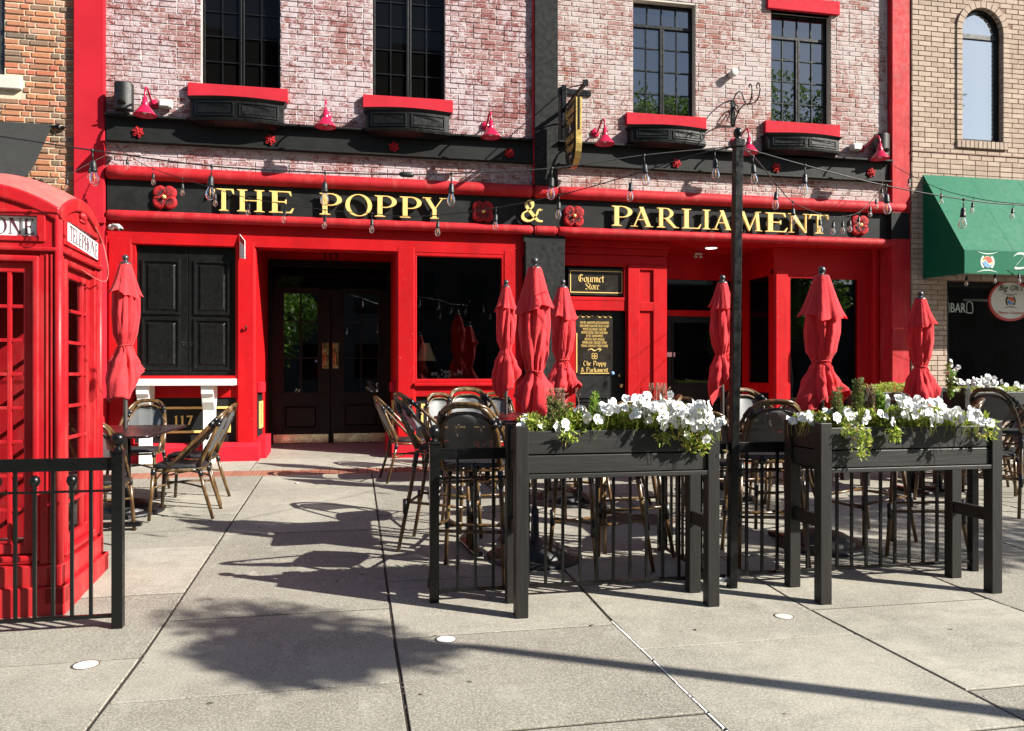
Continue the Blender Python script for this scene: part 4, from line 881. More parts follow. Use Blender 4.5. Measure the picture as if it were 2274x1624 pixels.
# ================= fascia sign =================
FS=thing('fascia_sign','black fascia board with gold letters THE POPPY & PARLIAMENT and red poppies','sign')
BY=WY-.02
for a,b_ in [(-3.03,2.452),(2.456,2.784),(2.788,7.99)]: MB().box(a,b_,BY,BY+.05,3.46,3.86).obj('board','black_board',FS)
MB().box(7.99,8.30,BY-.085,BY+.05,3.46,3.86).obj('board','black_board',FS)
for ch,a,b_ in [('T',474,520),('H',526.5,588),('E',597,652.5),('P',709,760),('O',767,826),('P',831,881.5),('P',887,936.7),('Y',938,992),('&',1156.5,1205),('P',1356.5,1403.5),('A',1405.5,1450),('R',1457,1506),('L',1512,1555.5),('I',1558.5,1576),('A',1579,1626),('M',1634,1690),('E',1697,1747),('N',1748,1795),('T',1795,1838)]:
    if ch=='A' and a==1405.5: a=1399
    X0=onY(a,470,BY-.05)[0]; X1=onY(b_,470,BY-.05)[0]; z0,z1=3.495,3.775
    if ch=='&': z0,z1=3.51,3.80
    letter(ch,lambda x,y,z,X0=X0,X1=X1,z0=z0,z1=z1:(X0+(X1-X0)*x,BY-.045+y,z0+(z1-z0)*z),.035,'gold',FS)
def poppy(x,y,z,r,par,rot=0):
    t=None
    for k in range(4):
        mb=MB(); vs=[]; n=14; a0=math.pi/4+k*math.pi/2+R.uniform(-.06,.06)
        rings=[(0,-.012),(.5,-.034),(.86,-.042),(1,-.0)]
        pc=(math.cos(a0)*r*.55,math.sin(a0)*r*.55)
        mb.add([(pc[0],-.034,pc[1])],[])
        for f,h in rings[1:]:
            for j in range(n):
                a=2*math.pi*j/n; rad=r*.515*f*(1-.06*math.cos(2*(a-a0))-.10*max(0,math.cos(a-a0-math.pi))**2)*(1+.035*math.sin(5*a+k))
                mb.v.append((pc[0]+rad*math.cos(a),h,pc[1]+rad*math.sin(a)))
        for j in range(n): mb.f.append((0,1+j,1+(j+1)%n)); mb.t.append(.5); mb.sm.append(True)
        for q in range(2):
            for j in range(n): mb.f.append((1+q*n+j,1+(q+1)*n+j,1+(q+1)*n+(j+1)%n,1+q*n+(j+1)%n)); mb.t.append(.5); mb.sm.append(True)
        po=mb.obj('poppy_petal','rosette',par,loc=(x,y,z),fix=True)
        cr=MB()
        for j in range(7):
            a=a0+(j-3)*.19; r0,r1=r*.22,r*(.62+.26*R.random()); cr.tube([(r0*math.cos(a),-.036,r0*math.sin(a)),((r0+r1)/2*math.cos(a),-.040,(r0+r1)/2*math.sin(a)),(r1*math.cos(a),-.043,r1*math.sin(a))],[.0022,.0032,.0012],5)
        cr.obj('vein','sign_text_dark',po)
    mb=MB(); mb.lathe([(.0,-.075),(.02,-.072),(.026,-.045)],n=14,axis='y'); mb.obj('poppy_centre','gold',par,loc=(x,y,z))
for u,v in [(365,438),(1073,470),(1275,480),(1910,500)]:
    x,z=onY(u,v,BY-.03); poppy(x,BY,z,.165,FS)
# ================= gourmet sign, door sign =================
gs=thing('gourmet_store_sign','black glass Gourmet Store sign with a thin gold border over the shop door','sign')
gy=GY+.0; MB().box(fx(1262),fx(1387),gy,gy+.02,fz(656),fz(597)).obj('panel','brownsign',gs)
a,b_,c,d=fx(1266),fx(1382),fz(651),fz(602); MB().ring([(a,c),(b_,c),(b_,d),(a,d)],[(a+.012,c+.012),(b_-.012,c+.012),(b_-.012,d-.012),(a+.012,d-.012)],gy-.003,gy-.001).obj('gold_border','gold',gs,fix=True)
fg=lambda x,y,z:(x,gy-.003+y,z)
nibtext('Gourmet',fx(1284),fx(1342),fz(627),.068,fg,'gold',gs); nibtext('Store',fx(1299),fx(1331),fz(643.5),.064,fg,'gold',gs)
ds=thing('menu_sign','tall brown menu panel with small gold lettering on the gourmet shop door','sign')
dy_=GY+.03; MB().box(fx(1278),fx(1362),dy_,dy_+.015,fz(834),fz(692)).obj('panel','brownsign',ds)
fd=lambda x,y,z:(x,dy_-.003+y,z); cxm=fx(1321.5)
for i,s in enumerate(["PORK PIES · HANDCRAFTED ARTISAN SANDWICHES","FRESHLY BREWED ITALIAN COFFEE · SPECIALTY GROCERY","IMPORTED OILS & VINEGARS · CHARCUTERIE","IMPORTED MUSTARDS · FRESHLY BAKED BREAD","GIFT SETS · EUROPEAN IMPORTS","DRIED PASTAS · SAUCES · JAMS & JELLIES","PREPARED SALADS · CRAB CAKES · HUMMUS","TAPENADE · COOKING SALTS · SPECIALTY CANDIES"]):
    zz=fz(719.5+i*7.35); wd=[78,82,66,72,50,64,68,76][i]*.00655; 
    ctext(s,.052,'menu_line','gold',ds,lambda x,y,z,zz=zz:(cxm+x,dy_-.002+y,zz+z),.0005,xs=wd/(len(s)*.034))
fl=MB()
for s_ in (-1,1): ribbon([(cxm+s_*(.02+.24*k/16),fz(703)+.012*math.sin(k*1.1)) for k in range(17)],(.004,.005),0,.002,fl,fd)
ribbon(sp2([(cxm-.10,fz(778)),(cxm-.05,fz(775)),(cxm,fz(779)),(cxm+.06,fz(775)),(cxm+.10,fz(777)),(cxm+.07,fz(780))]),(.005,.007),0,.002,fl,fd)
for k in range(4):
    a=math.pi/4+k*math.pi/2; fl.ring(arcpts(cxm+.026*math.cos(a),fz(791)+.026*math.sin(a),.026,.026,0,2*math.pi-.1,12),arcpts(cxm+.026*math.cos(a),fz(791)+.026*math.sin(a),.019,.019,0,2*math.pi-.1,12),-.002,0,True,fd)
fl.obj('ornament','gold',ds,fix=True)
nibtext('The Poppy',fx(1296),fx(1347),fz(812),.042,fd,'gold',ds); nibtext('& Parliament',fx(1291),fx(1352),fz(826),.040,fd,'gold',ds)
mb=MB(); mb.box(fx(1290),fx(1354),dy_-.003,dy_-.001,fz(830),fz(828.3)); mb.box(fx(1281),fx(1283),dy_-.003,dy_-.001,fz(828),fz(740)); mb.obj('gold_border','gold',ds)
MB().lathe([(.026,0),(.026,-.004),(0,-.004)],(fx(1362),dy_-.001,fz(829)),16,'y').obj('round_sticker','sticker',ds)
# right neighbour's signs
bs=thing('oval_sign',"white oval Big Oh's sign with a red rim hanging in the right shop window",'sign')
oy=ry+.02; ox,oz=onY(2244,668,oy); RX,RZ=.375,.30
E_=lambda k,n=40:(ox+k*RX*0,0)
MB().poly([(ox+RX*math.cos(2*math.pi*k/40),oz+RZ*math.sin(2*math.pi*k/40)) for k in range(40)],oy,oy+.02).obj('face','screen',bs,fix=True)
MB().ring([(ox+(RX+.02)*math.cos(2*math.pi*k/40),oz+(RZ+.02)*math.sin(2*math.pi*k/40)) for k in range(40)],[(ox+(RX-.015)*math.cos(2*math.pi*k/40),oz+(RZ-.015)*math.sin(2*math.pi*k/40)) for k in range(40)],oy-.006,oy+.025).obj('rim','inkred',bs,fix=True)
logo(bs,ox,oz-.005,.062,oy-.003,ringmat='sign_text_dark')
ctext("Big Oh's",.13,'lettering','sign_text_dark',bs,lambda x,y,z:(ox-.0+x+z*.3,oy-.006+y,oz+.155+z),.001)
ctext("Dine-in / Carryout",.062,'lettering','inkred',bs,lambda x,y,z:(ox+x+z*.3,oy-.006+y,oz-.21+z),.001)
nb_=thing('bar_sign','unlit BAR tube sign with two beer mugs in the right shop window','sign')
bx_,bz_=onY(2127,694,ry+.05)
ctext('BAR',.21,'lettering','greyprint',nb_,lambda x,y,z:(bx_+x*.72,ry+.05+y,bz_+z),.004)
for s_ in (-1,1):
    cx_=bx_+s_*.21; MB().tube(smoothpts([(cx_-.05,ry+.05,bz_),(cx_-.05,ry+.05,bz_+.13),(cx_-.02,ry+.05,bz_+.17),(cx_+.03,ry+.05,bz_+.16),(cx_+.05,ry+.05,bz_+.12),(cx_+.05,ry+.05,bz_),(cx_-.05,ry+.05,bz_)],3),.007,6).obj('mug_tube','greyprint',nb_)
# ================= window boxes =================
def wbox(x0,x1,z0,z1,label):
    t=thing('window_box',label,'window box',(0,0,0),0,'black bow-front window boxes'); n=12; yb=WY-.001
    def bow(s,ext,p0,p1): # s 0..1
        return yb-(p0+(p1-p0)*math.sin(math.pi*s))-ext
    def strip(ext,za,zb,name,side=.0,extb=None):
        extb=ext if extb is None else extb; mb=MB(); vs=[]
        for k in range(n+1):
            s=k/n; xa=x0-ext*1.0+(x1-x0+2*ext)*s; xb_=x0-extb+(x1-x0+2*extb)*s
            vs+=[(xb_,bow(s,extb,.17,.26),za),(xa,bow(s,ext,.17,.26),zb)]
        fs=[(2*k,2*k+2,2*k+3,2*k+1) for k in range(n)]; m_=len(vs)
        vs+=[(x0-extb,yb,za),(x0-ext,yb,zb),(x1+extb,yb,za),(x1+ext,yb,zb)]
        fs+=[(m_,0,1,m_+1),(2*n,m_+2,m_+3,2*n+1)]
        fs.append(tuple([m_]+[m_+2]+[2*k for k in range(n,-1,-1)])); fs.append(tuple([m_+1]+[2*k+1 for k in range(n+1)]+[m_+3]))
        mb.add(vs,fs); return mb.obj(name,'black',t,fix=True)
    strip(0,z0+.035,z1-.035,'body'); strip(.035,z1-.034,z1,'top_moulding',extb=.008); strip(.014,z0,z0+.034,'base_moulding',extb=.008); strip(-.005,z0-.05,z0-.001,'foot_moulding',extb=-.10)
    mx_=(x0+x1)/2
    for a,b_ in ((x0+.06,mx_-.03),(mx_+.03,x1-.06)):
        fnn=lambda x,y,z:(x,bow((x-x0)/(x1-x0),0,.17,.26)+y,z); mb=MB(); k=6
        o=[];i=[]
        def edge(e):
            A,B,C_,D=a+e,b_-e,z0+.06+e,z1-.06-e; pts=[(A+(B-A)*q/k,C_) for q in range(k)]+[(B,C_+(D-C_)*q/2) for q in range(2)]+[(B-(B-A)*q/k,D) for q in range(k)]+[(A,D-(D-C_)*q/2) for q in range(2)]; return pts
        mb.ring(edge(0),edge(.018),-.012,.004,True,fnn); mb.obj('panel_moulding','black',t,.002,fix=True)
        mb=MB(); pts=edge(.035); mb.poly(pts,-.009,.003,fnn); mb.obj('raised_panel','black',t,.002,fix=True)
    return t
for (u0,u1,z0,z1,lb) in [(413,637,4.60,4.90,'black bow-front window box under the upper left window, first from the left'),(805,1006,4.60,4.90,'black bow-front window box under the second upper window, left of the hanging sign'),(1397,1574,4.66,4.90,'black bow-front window box under the third upper window, behind the light pole'),(1701,1872,4.67,4.91,'black bow-front window box under the rightmost pub window')]:
    wbox(onY(u0,240,WY-.2)[0]+.045,onY(u1,290,WY-.2)[0]-.045,z0,z1,lb)
# ================= gooseneck lamps =================
def mklamp():
    t=thing('gooseneck_lamp','crimson gooseneck lamp above the left end of the beam, beside the speaker','lamp',group='crimson gooseneck wall lamps')
    mb=MB(); mb.lathe([(.0,-.03),(.045,-.028),(.062,-.012),(.064,0)],n=20,axis='y'); mb.obj('wall_plate','pink_red',t)
    MB().tube(smoothpts([(0,-.02,0),(0,-.09,-.02),(0,-.20,.02),(0,-.31,.075),(0,-.40,.07),(0,-.445,.0),(0,-.45,-.08)],6),.013,10).obj('arm','pink_red',t)
    MB().lathe([(.016,-.06),(.028,-.065),(.03,-.118),(.032,-.121),(.042,-.127),(.0445,-.130),(.045,-.162),(.045,-.165),(.047,-.168),(.055,-.177),(.060,-.183),(.093,-.226),(.128,-.272),(.131,-.276),(.135,-.282),(.127,-.276),(.09,-.23),(.055,-.195)],(0,-.45,0),28).obj('shade','pink_red',t)
    MB().lathe([(.0,-.265),(.03,-.25),(.033,-.215),(.02,-.19)],(0,-.45,0),14).obj('bulb','opal',t)
    return t
lamp0=None
for u,v,lb in [(322,257,None),(723,283,'crimson gooseneck lamp between the two upper left windows'),(1090,306,'crimson gooseneck lamp just left of the black pilaster'),(1343,321,'crimson gooseneck lamp just right of the hanging oval sign'),(1663,341,'crimson gooseneck lamp behind the top of the light pole'),(1954,354,'crimson gooseneck lamp at the right end of the beam, beside the speaker')]:
    p=onY(u,v,WY-.45)
    if not lamp0: lamp0=mklamp(); lamp0.location=(p[0],WY-.001,p[1]+.285)
    else: dup(lamp0,(p[0],WY-.001,p[1]+.285),0,lb)
# speakers
def mkspk(x,z,label):
    t=thing('wall_speaker',label,'speaker',(x,WY,z),0,'black wall speakers'); mb=MB(); n=10; pr=[(-.105,-.10),(-.105,-.20)]+[(-.105+.21*k/n,-.20-.05*math.sin(math.pi*k/n)) for k in range(1,n)]+[(.105,-.20),(.105,-.10)]
    N=len(pr); mb.add([(a,b_,-.17) for a,b_ in pr]+[(a*1.0,b_,.17) for a,b_ in pr],[(i,(i+1)%N,(i+1)%N+N,i+N) for i in range(N)]+[tuple(range(N-1,-1,-1)),tuple(range(N,2*N))]); mb.obj('cabinet','rubber',t,.012,fix=True)
    MB().box(-.03,.03,-.11,-.001,-.16,.16).obj('bracket','black_metal',t)
    mb=MB(); mb.tube([(0,-.258,-.10),(0,-.262,-.105)],.05,16); mb.obj('port_ring','black',t)
    return t
x,z=onY(273,213,WY-.2); mkspk(x,z,'black curved speaker beside the leftmost crimson lamp')
x,z=onY(1962,322,WY-.2); s_=mkspk(x,z,'black curved speaker behind the rightmost crimson lamp')
# floodlights / junction boxes
for u,v,lb in [(368,232,'small glass-fronted floodlight right of the leftmost crimson lamp'),(1900,328,'small glass-fronted floodlight left of the rightmost crimson lamp')]:
    x,z=onY(u,v,WY-.06); t=thing('floodlight',lb,'floodlight',(x,WY,z),0,'small wall floodlights')
    MB().frust((-.075,.075,-.10,-.02),(-.085,.085,-.12,-.02),-.05,.05).obj('housing','offwhite',t,.008); MB().box(-.06,.06,-.122,-.112,-.035,.035).obj('lens','opal',t,.004)
x,z=onY(1629,162,WY-.08); t=thing('vent_cap','pale grey round vent cap between the two right upper windows','vent',(x,WY,z))
MB().lathe([(.045,0),(.045,-.07),(.058,-.08),(.06,-.11),(.04,-.122),(0,-.123)],n=22,axis='y').obj('cap','offwhite',t)
# scroll bracket
x,z=onY(1629,250,WY-.01); sb_=thing('scroll_bracket','black wrought-iron scroll bracket on the wall above the light pole','bracket',(x,WY,z))
MB().box(-.03,.03,-.012,0,-.20,.17).obj('back_plate','black_metal',sb_,.003)
mb=MB(); mb.tube(smoothpts([(0,-.02,-.18),(0,-.14,.02),(0,-.28,.14),(0,-.42,.20),(0,-.60,.24),(0,-.72,.32),(0,-.78,.46),(0,-.74,.54),(0,-.69,.50),(0,-.70,.45)],6),.009,8)
mb.tube(smoothpts([(0,-.06,.07),(0,-.14,.03),(0,-.15,.10),(0,-.08,.13),(0,-.03,.06),(0,-.06,-.02),(0,-.0,.16),(0,-.12,.31),(0,-.25,.33),(0,-.36,.20),(0,-.48,.22),(0,-.55,.34),(0,-.55,.46),(0,-.50,.49),(0,-.47,.44)],6),.009,8)
mb.tube(smoothpts([(0,-.42,.195),(0,-.44,.16),(0,-.47,.15)],3),.005,6); mb.v=[(q[0],q[1],q[2]+.50*q[1]) for q in mb.v]; mb.obj('scroll','black_metal',sb_)
# hanging sign
hs=thing('hanging_sign_bracket','black square-tube bracket that carries the hanging oval sign','bracket')
hx=2.88
MB().box(2.79,3.28,WY-.03,WY-.0,5.32,5.40).obj('wall_plate','black_metal',hs,.004); MB().box(hx-.035,hx+.035,WY-.06,WY-.002,4.66,5.44).obj('upright','black_metal',hs,.004)
mb=MB(); mb.box(hx-.02,hx+.02,9.68,WY-.06,5.07,5.115); mb.box(hx-.032,hx+.032,9.64,9.68,5.055,5.13); mb.obj('arm','black_metal',hs,.003)
mb=MB(); mb.tube([(hx,WY-.03,5.38),(hx,10.3,5.27),(hx,9.72,5.10)],.008,6); mb.tube(smoothpts([(hx,WY-.06,4.85),(hx,WY-.16,4.98),(hx,WY-.3,5.07)],5),.010,8); mb.obj('brace','black_metal',hs)
hg=thing('hanging_shop_sign','brown pointed hanging sign with a gold edge reading Gourmet Store & Butcher Shoppe','sign')
yc=10.23; hw=.27
half=[(yc+hw,5.02),(yc+hw,4.42),(yc+hw*.93,4.32),(yc+hw*.74,4.24),(yc+hw*.42,4.175),(yc,4.15)]
out=half+[(2*yc-a,b_) for a,b_ in half[::-1][1:]]
fh=lambda a,b_,c:(hx+b_,a,c)
MB().poly(out,-.04,.04,fh).obj('edge_band','gold_edge',hg,.002,fix=True)
inn=[(yc+(a-yc)*.96,4.6+(b_-4.6)*.97) for a,b_ in out]
MB().poly(inn,-.043,.043,fh).obj('face','brownsign',hg,fix=True)
def face(s,w,z0,xh,mat='gold'): nibtext(s,yc-w/2,yc+w/2,z0,xh,lambda x,y,z:(hx-.0445+y,(2*yc-x),z),mat,hg)
face('Gourmet',.44,4.86,.075); face('Store',.38,4.745,.066); face('&',.13,4.645,.055,'paper'); face('Butcher',.44,4.515,.062); face('Shoppe',.38,4.39,.058)
ribbon(sp2([(yc-.07,4.25),(yc-.02,4.30),(yc+.05,4.31),(yc+.05,4.26),(yc-.01,4.20)]),(.010,.012),0,.002,None,lambda x,y,z:(hx-.0445+y,(2*yc-x),z)).obj('emblem','stone',hg,fix=True)
mb=MB(); mb.box(hx-.010,hx+.010,yc-hw-.008,yc-hw-.001,4.6,5.05); mb.tube([(hx,yc-.16,5.02),(hx,yc-.16,5.07)],.007,6); mb.tube([(hx,yc+.16,5.02),(hx,yc+.16,5.07)],.007,6); mb.obj('hanging_strap','black_metal',hg)
# ================= light pole =================
gp=g(4.75); lp=thing('light_pole','tall black wooden post with a ball finial carrying the string lights','post',(2.40,4.75,gp)); lean=(.042)
mb=MB(); h=2.90; w_=.027
mb.add([(-w_,-w_,0),(w_,-w_,0),(w_,w_,0),(-w_,w_,0),(-w_+lean,-w_,h),(w_+lean,-w_,h),(w_+lean,w_,h),(-w_+lean,w_,h)],[(0,3,2,1),(4,5,6,7),(0,1,5,4),(1,2,6,5),(2,3,7,6),(3,0,4,7)]); mb.obj('post','black_metal',lp,.004)
mb=MB(); mb.box(lean-.034,lean+.034,-.034,.034,2.85,2.90); mb.obj('cap_block','black_metal',lp,.004)
MB().lathe([(.022,2.90),(.026,2.907),(.015,2.915),(.024,2.925),(.029,2.942),(.028,2.957),(.019,2.972),(.008,2.978),(0,2.979)],(lean,0,0),20).obj('ball_finial','black_metal',lp)
PT=Vector((2.40+lean,4.75,gp+2.86))
# ================= string lights =================
hold=MB(); hold.tube([(0,0,0),(0,0,-.062)],.0035,6); hold.lathe([(.006,.008),(.012,0),(.006,-.01)],n=8); hold.lathe([(.006,-.055),(.013,-.062),(.016,-.075),(.017,-.105),(.019,-.107),(.019,-.118),(.0,-.118)],n=12); hm=hold.mesh('lamp_holder','rubber')
bl=MB(); bl.lathe([(.013,-.118),(.015,-.13),(.022,-.145),(.0255,-.162),(.024,-.178),(.016,-.190),(.006,-.195),(0,-.1955)],n=16); bm_=bl.mesh('bulb','glass_bulb')
fi=MB(); fi.tube([(0,0,-.125),(0,0,-.172)],.0018,5); fi.tube([(-.008,0,-.15),(.008,0,-.15)],.0012,4); fm=fi.mesh('filament','filament')
def strand(label,ctrl,us,group='string lights',r=.0042,sc=1.0):
    """ctrl: list of world points ; us: fractions or pixel columns at which the bulbs hang"""
    pts=smoothpts(ctrl,10); t=thing('string_lights',label,'string lights',(0,0,0),0,group); MB().tube(pts,r,6).obj('cable','rubber',t)
    def col(p): t_=p.y*CC+p.x*SS; return (p.x*CC-p.y*SS)/t_*FP+1137
    cs=[col(p) for p in pts]
    for u in us:
        for i in range(len(pts)-1):
            if (cs[i]-u)*(cs[i+1]-u)<=0 and cs[i]!=cs[i+1]:
                f=(u-cs[i])/(cs[i+1]-cs[i]); p=pts[i].lerp(pts[i+1],f)
                o=place('lamp_holder',hm,t,loc=p); o.scale=(sc,)*3; o.rotation_euler=(R.uniform(-.08,.08),R.uniform(-.08,.08),R.uniform(0,3))
                place('bulb',bm_,o); place('filament',fm,o); break
    return t
A=atT
strand('near string of bulbs running from the light pole to the upper left corner',[A(-300,262,4.0),A(0,303,4.2),A(205,334,4.35),A(470,369,4.5),A(722,384,4.65),A(905,388,4.75),A(1000,386,4.8),A(1226,374,4.92),A(1430,345,5.03),PT],[205,470,722,1003,1226,1430])
strand('sagging string of bulbs between the light pole and the left end of the beam',[A(252,318,9.85),A(283,343,9.6),A(340,375,9.3),A(480,420,8.8),A(553,440,8.5),A(720,466,8.1),A(825,474,7.8),A(885,480,7.6),A(975,478,7.3),A(1100,462,6.9),A(1248,432,6.4),A(1415,385,5.7),A(1540,345,5.35),PT],[283,340,405,478,553,633,722,826,973,1102,1242,1403,1587])
strand('string of bulbs sagging from the light pole to the right end of the beam',[PT,A(1675,350,5.5),A(1725,410,6.2),A(1760,448,6.8),A(1820,475,8.0),A(1856,482,8.8),A(1905,473,9.8),A(1940,440,10.6),A(1960,405,11.2),A(1968,366,11.9)],[1672,1725,1760,1820,1851,1871,1887,1908,1932,1945,1958])
strand('near string of bulbs running from the light pole to the right edge',[PT,A(1790,368,5.2),A(1965,412,5.3),A(2140,443,5.35),A(2274,456,5.4),A(2600,470,5.5)],[1788,1968,2140])
strand('short string of bulbs from the end of the beam across the green awning',[A(1972,362,11.9),A(2020,388,11.2),A(2088,420,10.3),A(2165,440,9.9),A(2250,452,9.7),A(2400,460,9.5)],[2020,2090,2162,2250])
strand('thin string of bulbs sloping down behind the kiosk roof',[A(245,340,9.8),A(205,360,9.6),A(150,388,9.4),A(85,415,9.3),A(0,445,9.2)],[200,150],r=.003)
strand('string of bulbs under the edge of the green awning',[A(2012,640,12.3),A(2036,622,12.2),A(2062,624,12.1),A(2148,605,11.5),A(2189,600,11.45),A(2260,600,11.4),A(2400,600,11.4)],[2036,2148,2210,2262],r=.003)
cn_=thing('cable_connector','black inline connector on the near string of lights','connector'); c_=A(903,388,4.75); MB().tube([c_+Vector((-.045,0,.001)),c_+Vector((-.03,0,0)),c_+Vector((.03,0,0)),c_+Vector((.045,0,.001))],[.008,.016,.016,.008],10).obj('body','rubber',cn_)
# ================= fences =================
def fence(label,x0,x1,y,gz,posts,pickets,balls,rail=.93,mid=.755,midrail=True):
    t=thing('railing',label,'railing',(0,0,gz),0,'black metal railings')
    MB().box(x0,x1,y-.012,y+.012,rail-.07,rail).obj('top_rail','black_metal',t,.003); MB().box(x0,x1,y-.008,y+.008,mid-.012,mid).obj('middle_rail','black_metal',t); MB().box(x0,x1,y-.012,y+.012,.055,.075).obj('bottom_rail','black_metal',t,.002)
    ms=MB().box(-.0085,.0085,-.0085,.0085,.075,rail-.07).mesh('picket','black_metal'); mb_=MB().box(-.0085,.0085,-.0085,.0085,.075,mid+.012).mesh('picket','black_metal')
    bb=MB(); bb.lathe([(.008,mid+.006),(.015,mid+.012),(.009,mid+.019),(.019,mid+.029),(.027,mid+.044),(.0285,mid+.056),(.024,mid+.073),(.012,mid+.083),(0,mid+.085)],n=16); bb=bb.mesh('ball','black_metal')
    for i,x in enumerate(pickets):
        if balls and i%2==balls-1: o=place('picket',mb_,t,loc=(x,y,0)); place('ball',bb,o)
        else: place('picket',ms,t,loc=(x,y,0))
    for px,ball in posts:
        w=.028 if ball else .026; mb=MB().box(px-w,px+w,y-w,y+w,-.02,.955); po=mb.obj('post','black_metal',t,.003)
        if ball:
            MB().box(px-w-.006,px+w+.006,y-w-.006,y+w+.006,.955,.97).obj('post_cap','black_metal',po,.003)
            MB().lathe([(.02,.97),(.022,.978),(.013,.988),(.02,.998),(.033,1.012),(.037,1.03),(.034,1.047),(.02,1.062),(0,1.066)],(px,y,0),20).obj('ball_finial','black_metal',po)
    return t
xs=[onY(u,1200,4.68)[0] for u in (202,160,118,77,34)]; d_=(xs[0]-xs[-1])/4; xs+= [xs[-1]-d_*k for k in range(1,9)]
fence('black ball-topped railing in front of the red telephone kiosk',xs[-1]-.05,-1.29,4.68,g(4.68),[(-1.265,True)],xs,2)
fence('black railing between its ball-topped end post and the first planter',.50,2.38,4.80,g(4.80),[(.478,True),(.985,False)],[.62+.1105*k for k in range(16)],2)
fence('black railing behind the second planter, right of the light pole',2.44,4.25,4.83,g(4.83),[(4.27,False)],[2.545+.1105*k for k in range(15)],3-1)
ft=fence('short black railing section running back from the light pole',0,.86,0,g(5.2)-.01,[(.86,False)],[.10+.11*k for k in range(7)],2); ft.location=(2.27,4.84,g(5.0)); ft.rotation_euler=(0,0,math.radians(88))
# ================= wooden planters =================
def planter(x0,x1,y0,y1,label,zb=.80,zt=1.075,H=1.105):
    gz=g((y0+y1)/2); t=thing('wooden_planter',label,'planter',(0,0,0),0,'tall black wooden planters'); w=.075
    for px in (x0,x1-w):
        for py in (y0,y1-w): MB().box(px,px+w,py,py+w,g(py),H+(.0)).obj('leg','postwood',t,.004)
    mid=(zb+zt)/2+.0
    for (za,zc) in ((zb+.03,mid-.004),(mid+.004,zt)):
        MB().box(x0+w,x1-w,y0+.018,y0+.040,za,zc).obj('plank','plank',t,.004); MB().box(x0+w,x1-w,y1-.040,y1-.018,za,zc).obj('plank','plank',t,.004)
        MB().box(x0+.02,x0+.042,y0+w,y1-w,za,zc).obj('plank','plank',t,.004); MB().box(x1-.042,x1-.02,y0+w,y1-w,za,zc).obj('plank','plank',t,.004)
    MB().box(x0+w,x1-w,y0+.004,y1-.03,zb,zb+.026).obj('bottom_board','plank',t,.003)
    for px in (x0+.02,x1-w+.01): MB().box(px,px+.04,y0+w,y1-w,.46,.54).obj('side_rail','postwood',t,.004)
    s_=MB(); s_.box(x0+.045,x1-.045,y0+.042,y1-.042,zt-.05,zt-.035); s_.obj('soil','soil',t); return t
P1=planter(.905,2.155,4.42,4.82-.06,'black wooden planter of white pansies left of the light pole')
P2=planter(2.775,4.055,4.34,4.76,'black wooden planter of white pansies right of the light pole')
# ---- planting
rl=random.Random(3)
def leafmesh(mb,p,d,ln,w,r):
    d=d.normalized(); s=d.cross(Vector((r.uniform(-1,1),r.uniform(-1,1),r.uniform(-1,1)))).normalized(); n_=d.cross(s)
    a=p; b_=p+d*ln*.5+n_*ln*.08; c=p+d*ln; mb.add([a,b_+s*w,c,b_-s*w],[(0,1,2),(0,2,3)])
def foliage(name,label,cat,x0,x1,y0,y1,z0,hf,n,mat,size=(.02,.04),group=None,par=None):
    mb=MB(); r=rl
    for i in range(n):
        x=r.uniform(x0,x1); y=r.uniform(y0,y1); h=hf((x-x0)/(x1-x0)); z=z0+h*r.random()**.7
        d=Vector((r.gauss(0,1),r.gauss(-.2,1),r.gauss(.7,.8))); leafmesh(mb,Vector((x,y,z)),d,r.uniform(*size),r.uniform(.005,.011),r)
    return mb
def flowermesh(seed):
    r=random.Random(seed); mb=MB()
    for k in range(5):
        a=math.radians([90-38,90+38,180+5,-5,270][k]); rr=.0105; cx_,cz_=rr*math.cos(a),rr*math.sin(a); n=10; rad=[.0125,.0125,.0115,.0115,.0135][k]
        ring_=[(cx_+rad*math.cos(2*math.pi*j/n),-.001*k-.004-.004*math.cos(2*math.pi*j/n*2+k)+r.uniform(-.002,.002),cz_+rad*math.sin(2*math.pi*j/n)) for j in range(n)]
        mb.add([(cx_,-.001*k-.001,cz_)]+ring_,[(0,1+(j+1)%n,1+j) for j in range(n)],None,True)
    return mb.mesh('flower','petal')
FM=[flowermesh(i) for i in range(4)]; cmh=MB().lathe([(.0032,-.009),(.0,-.012)],n=6,axis='y').mesh('flower_centre','pcentre')
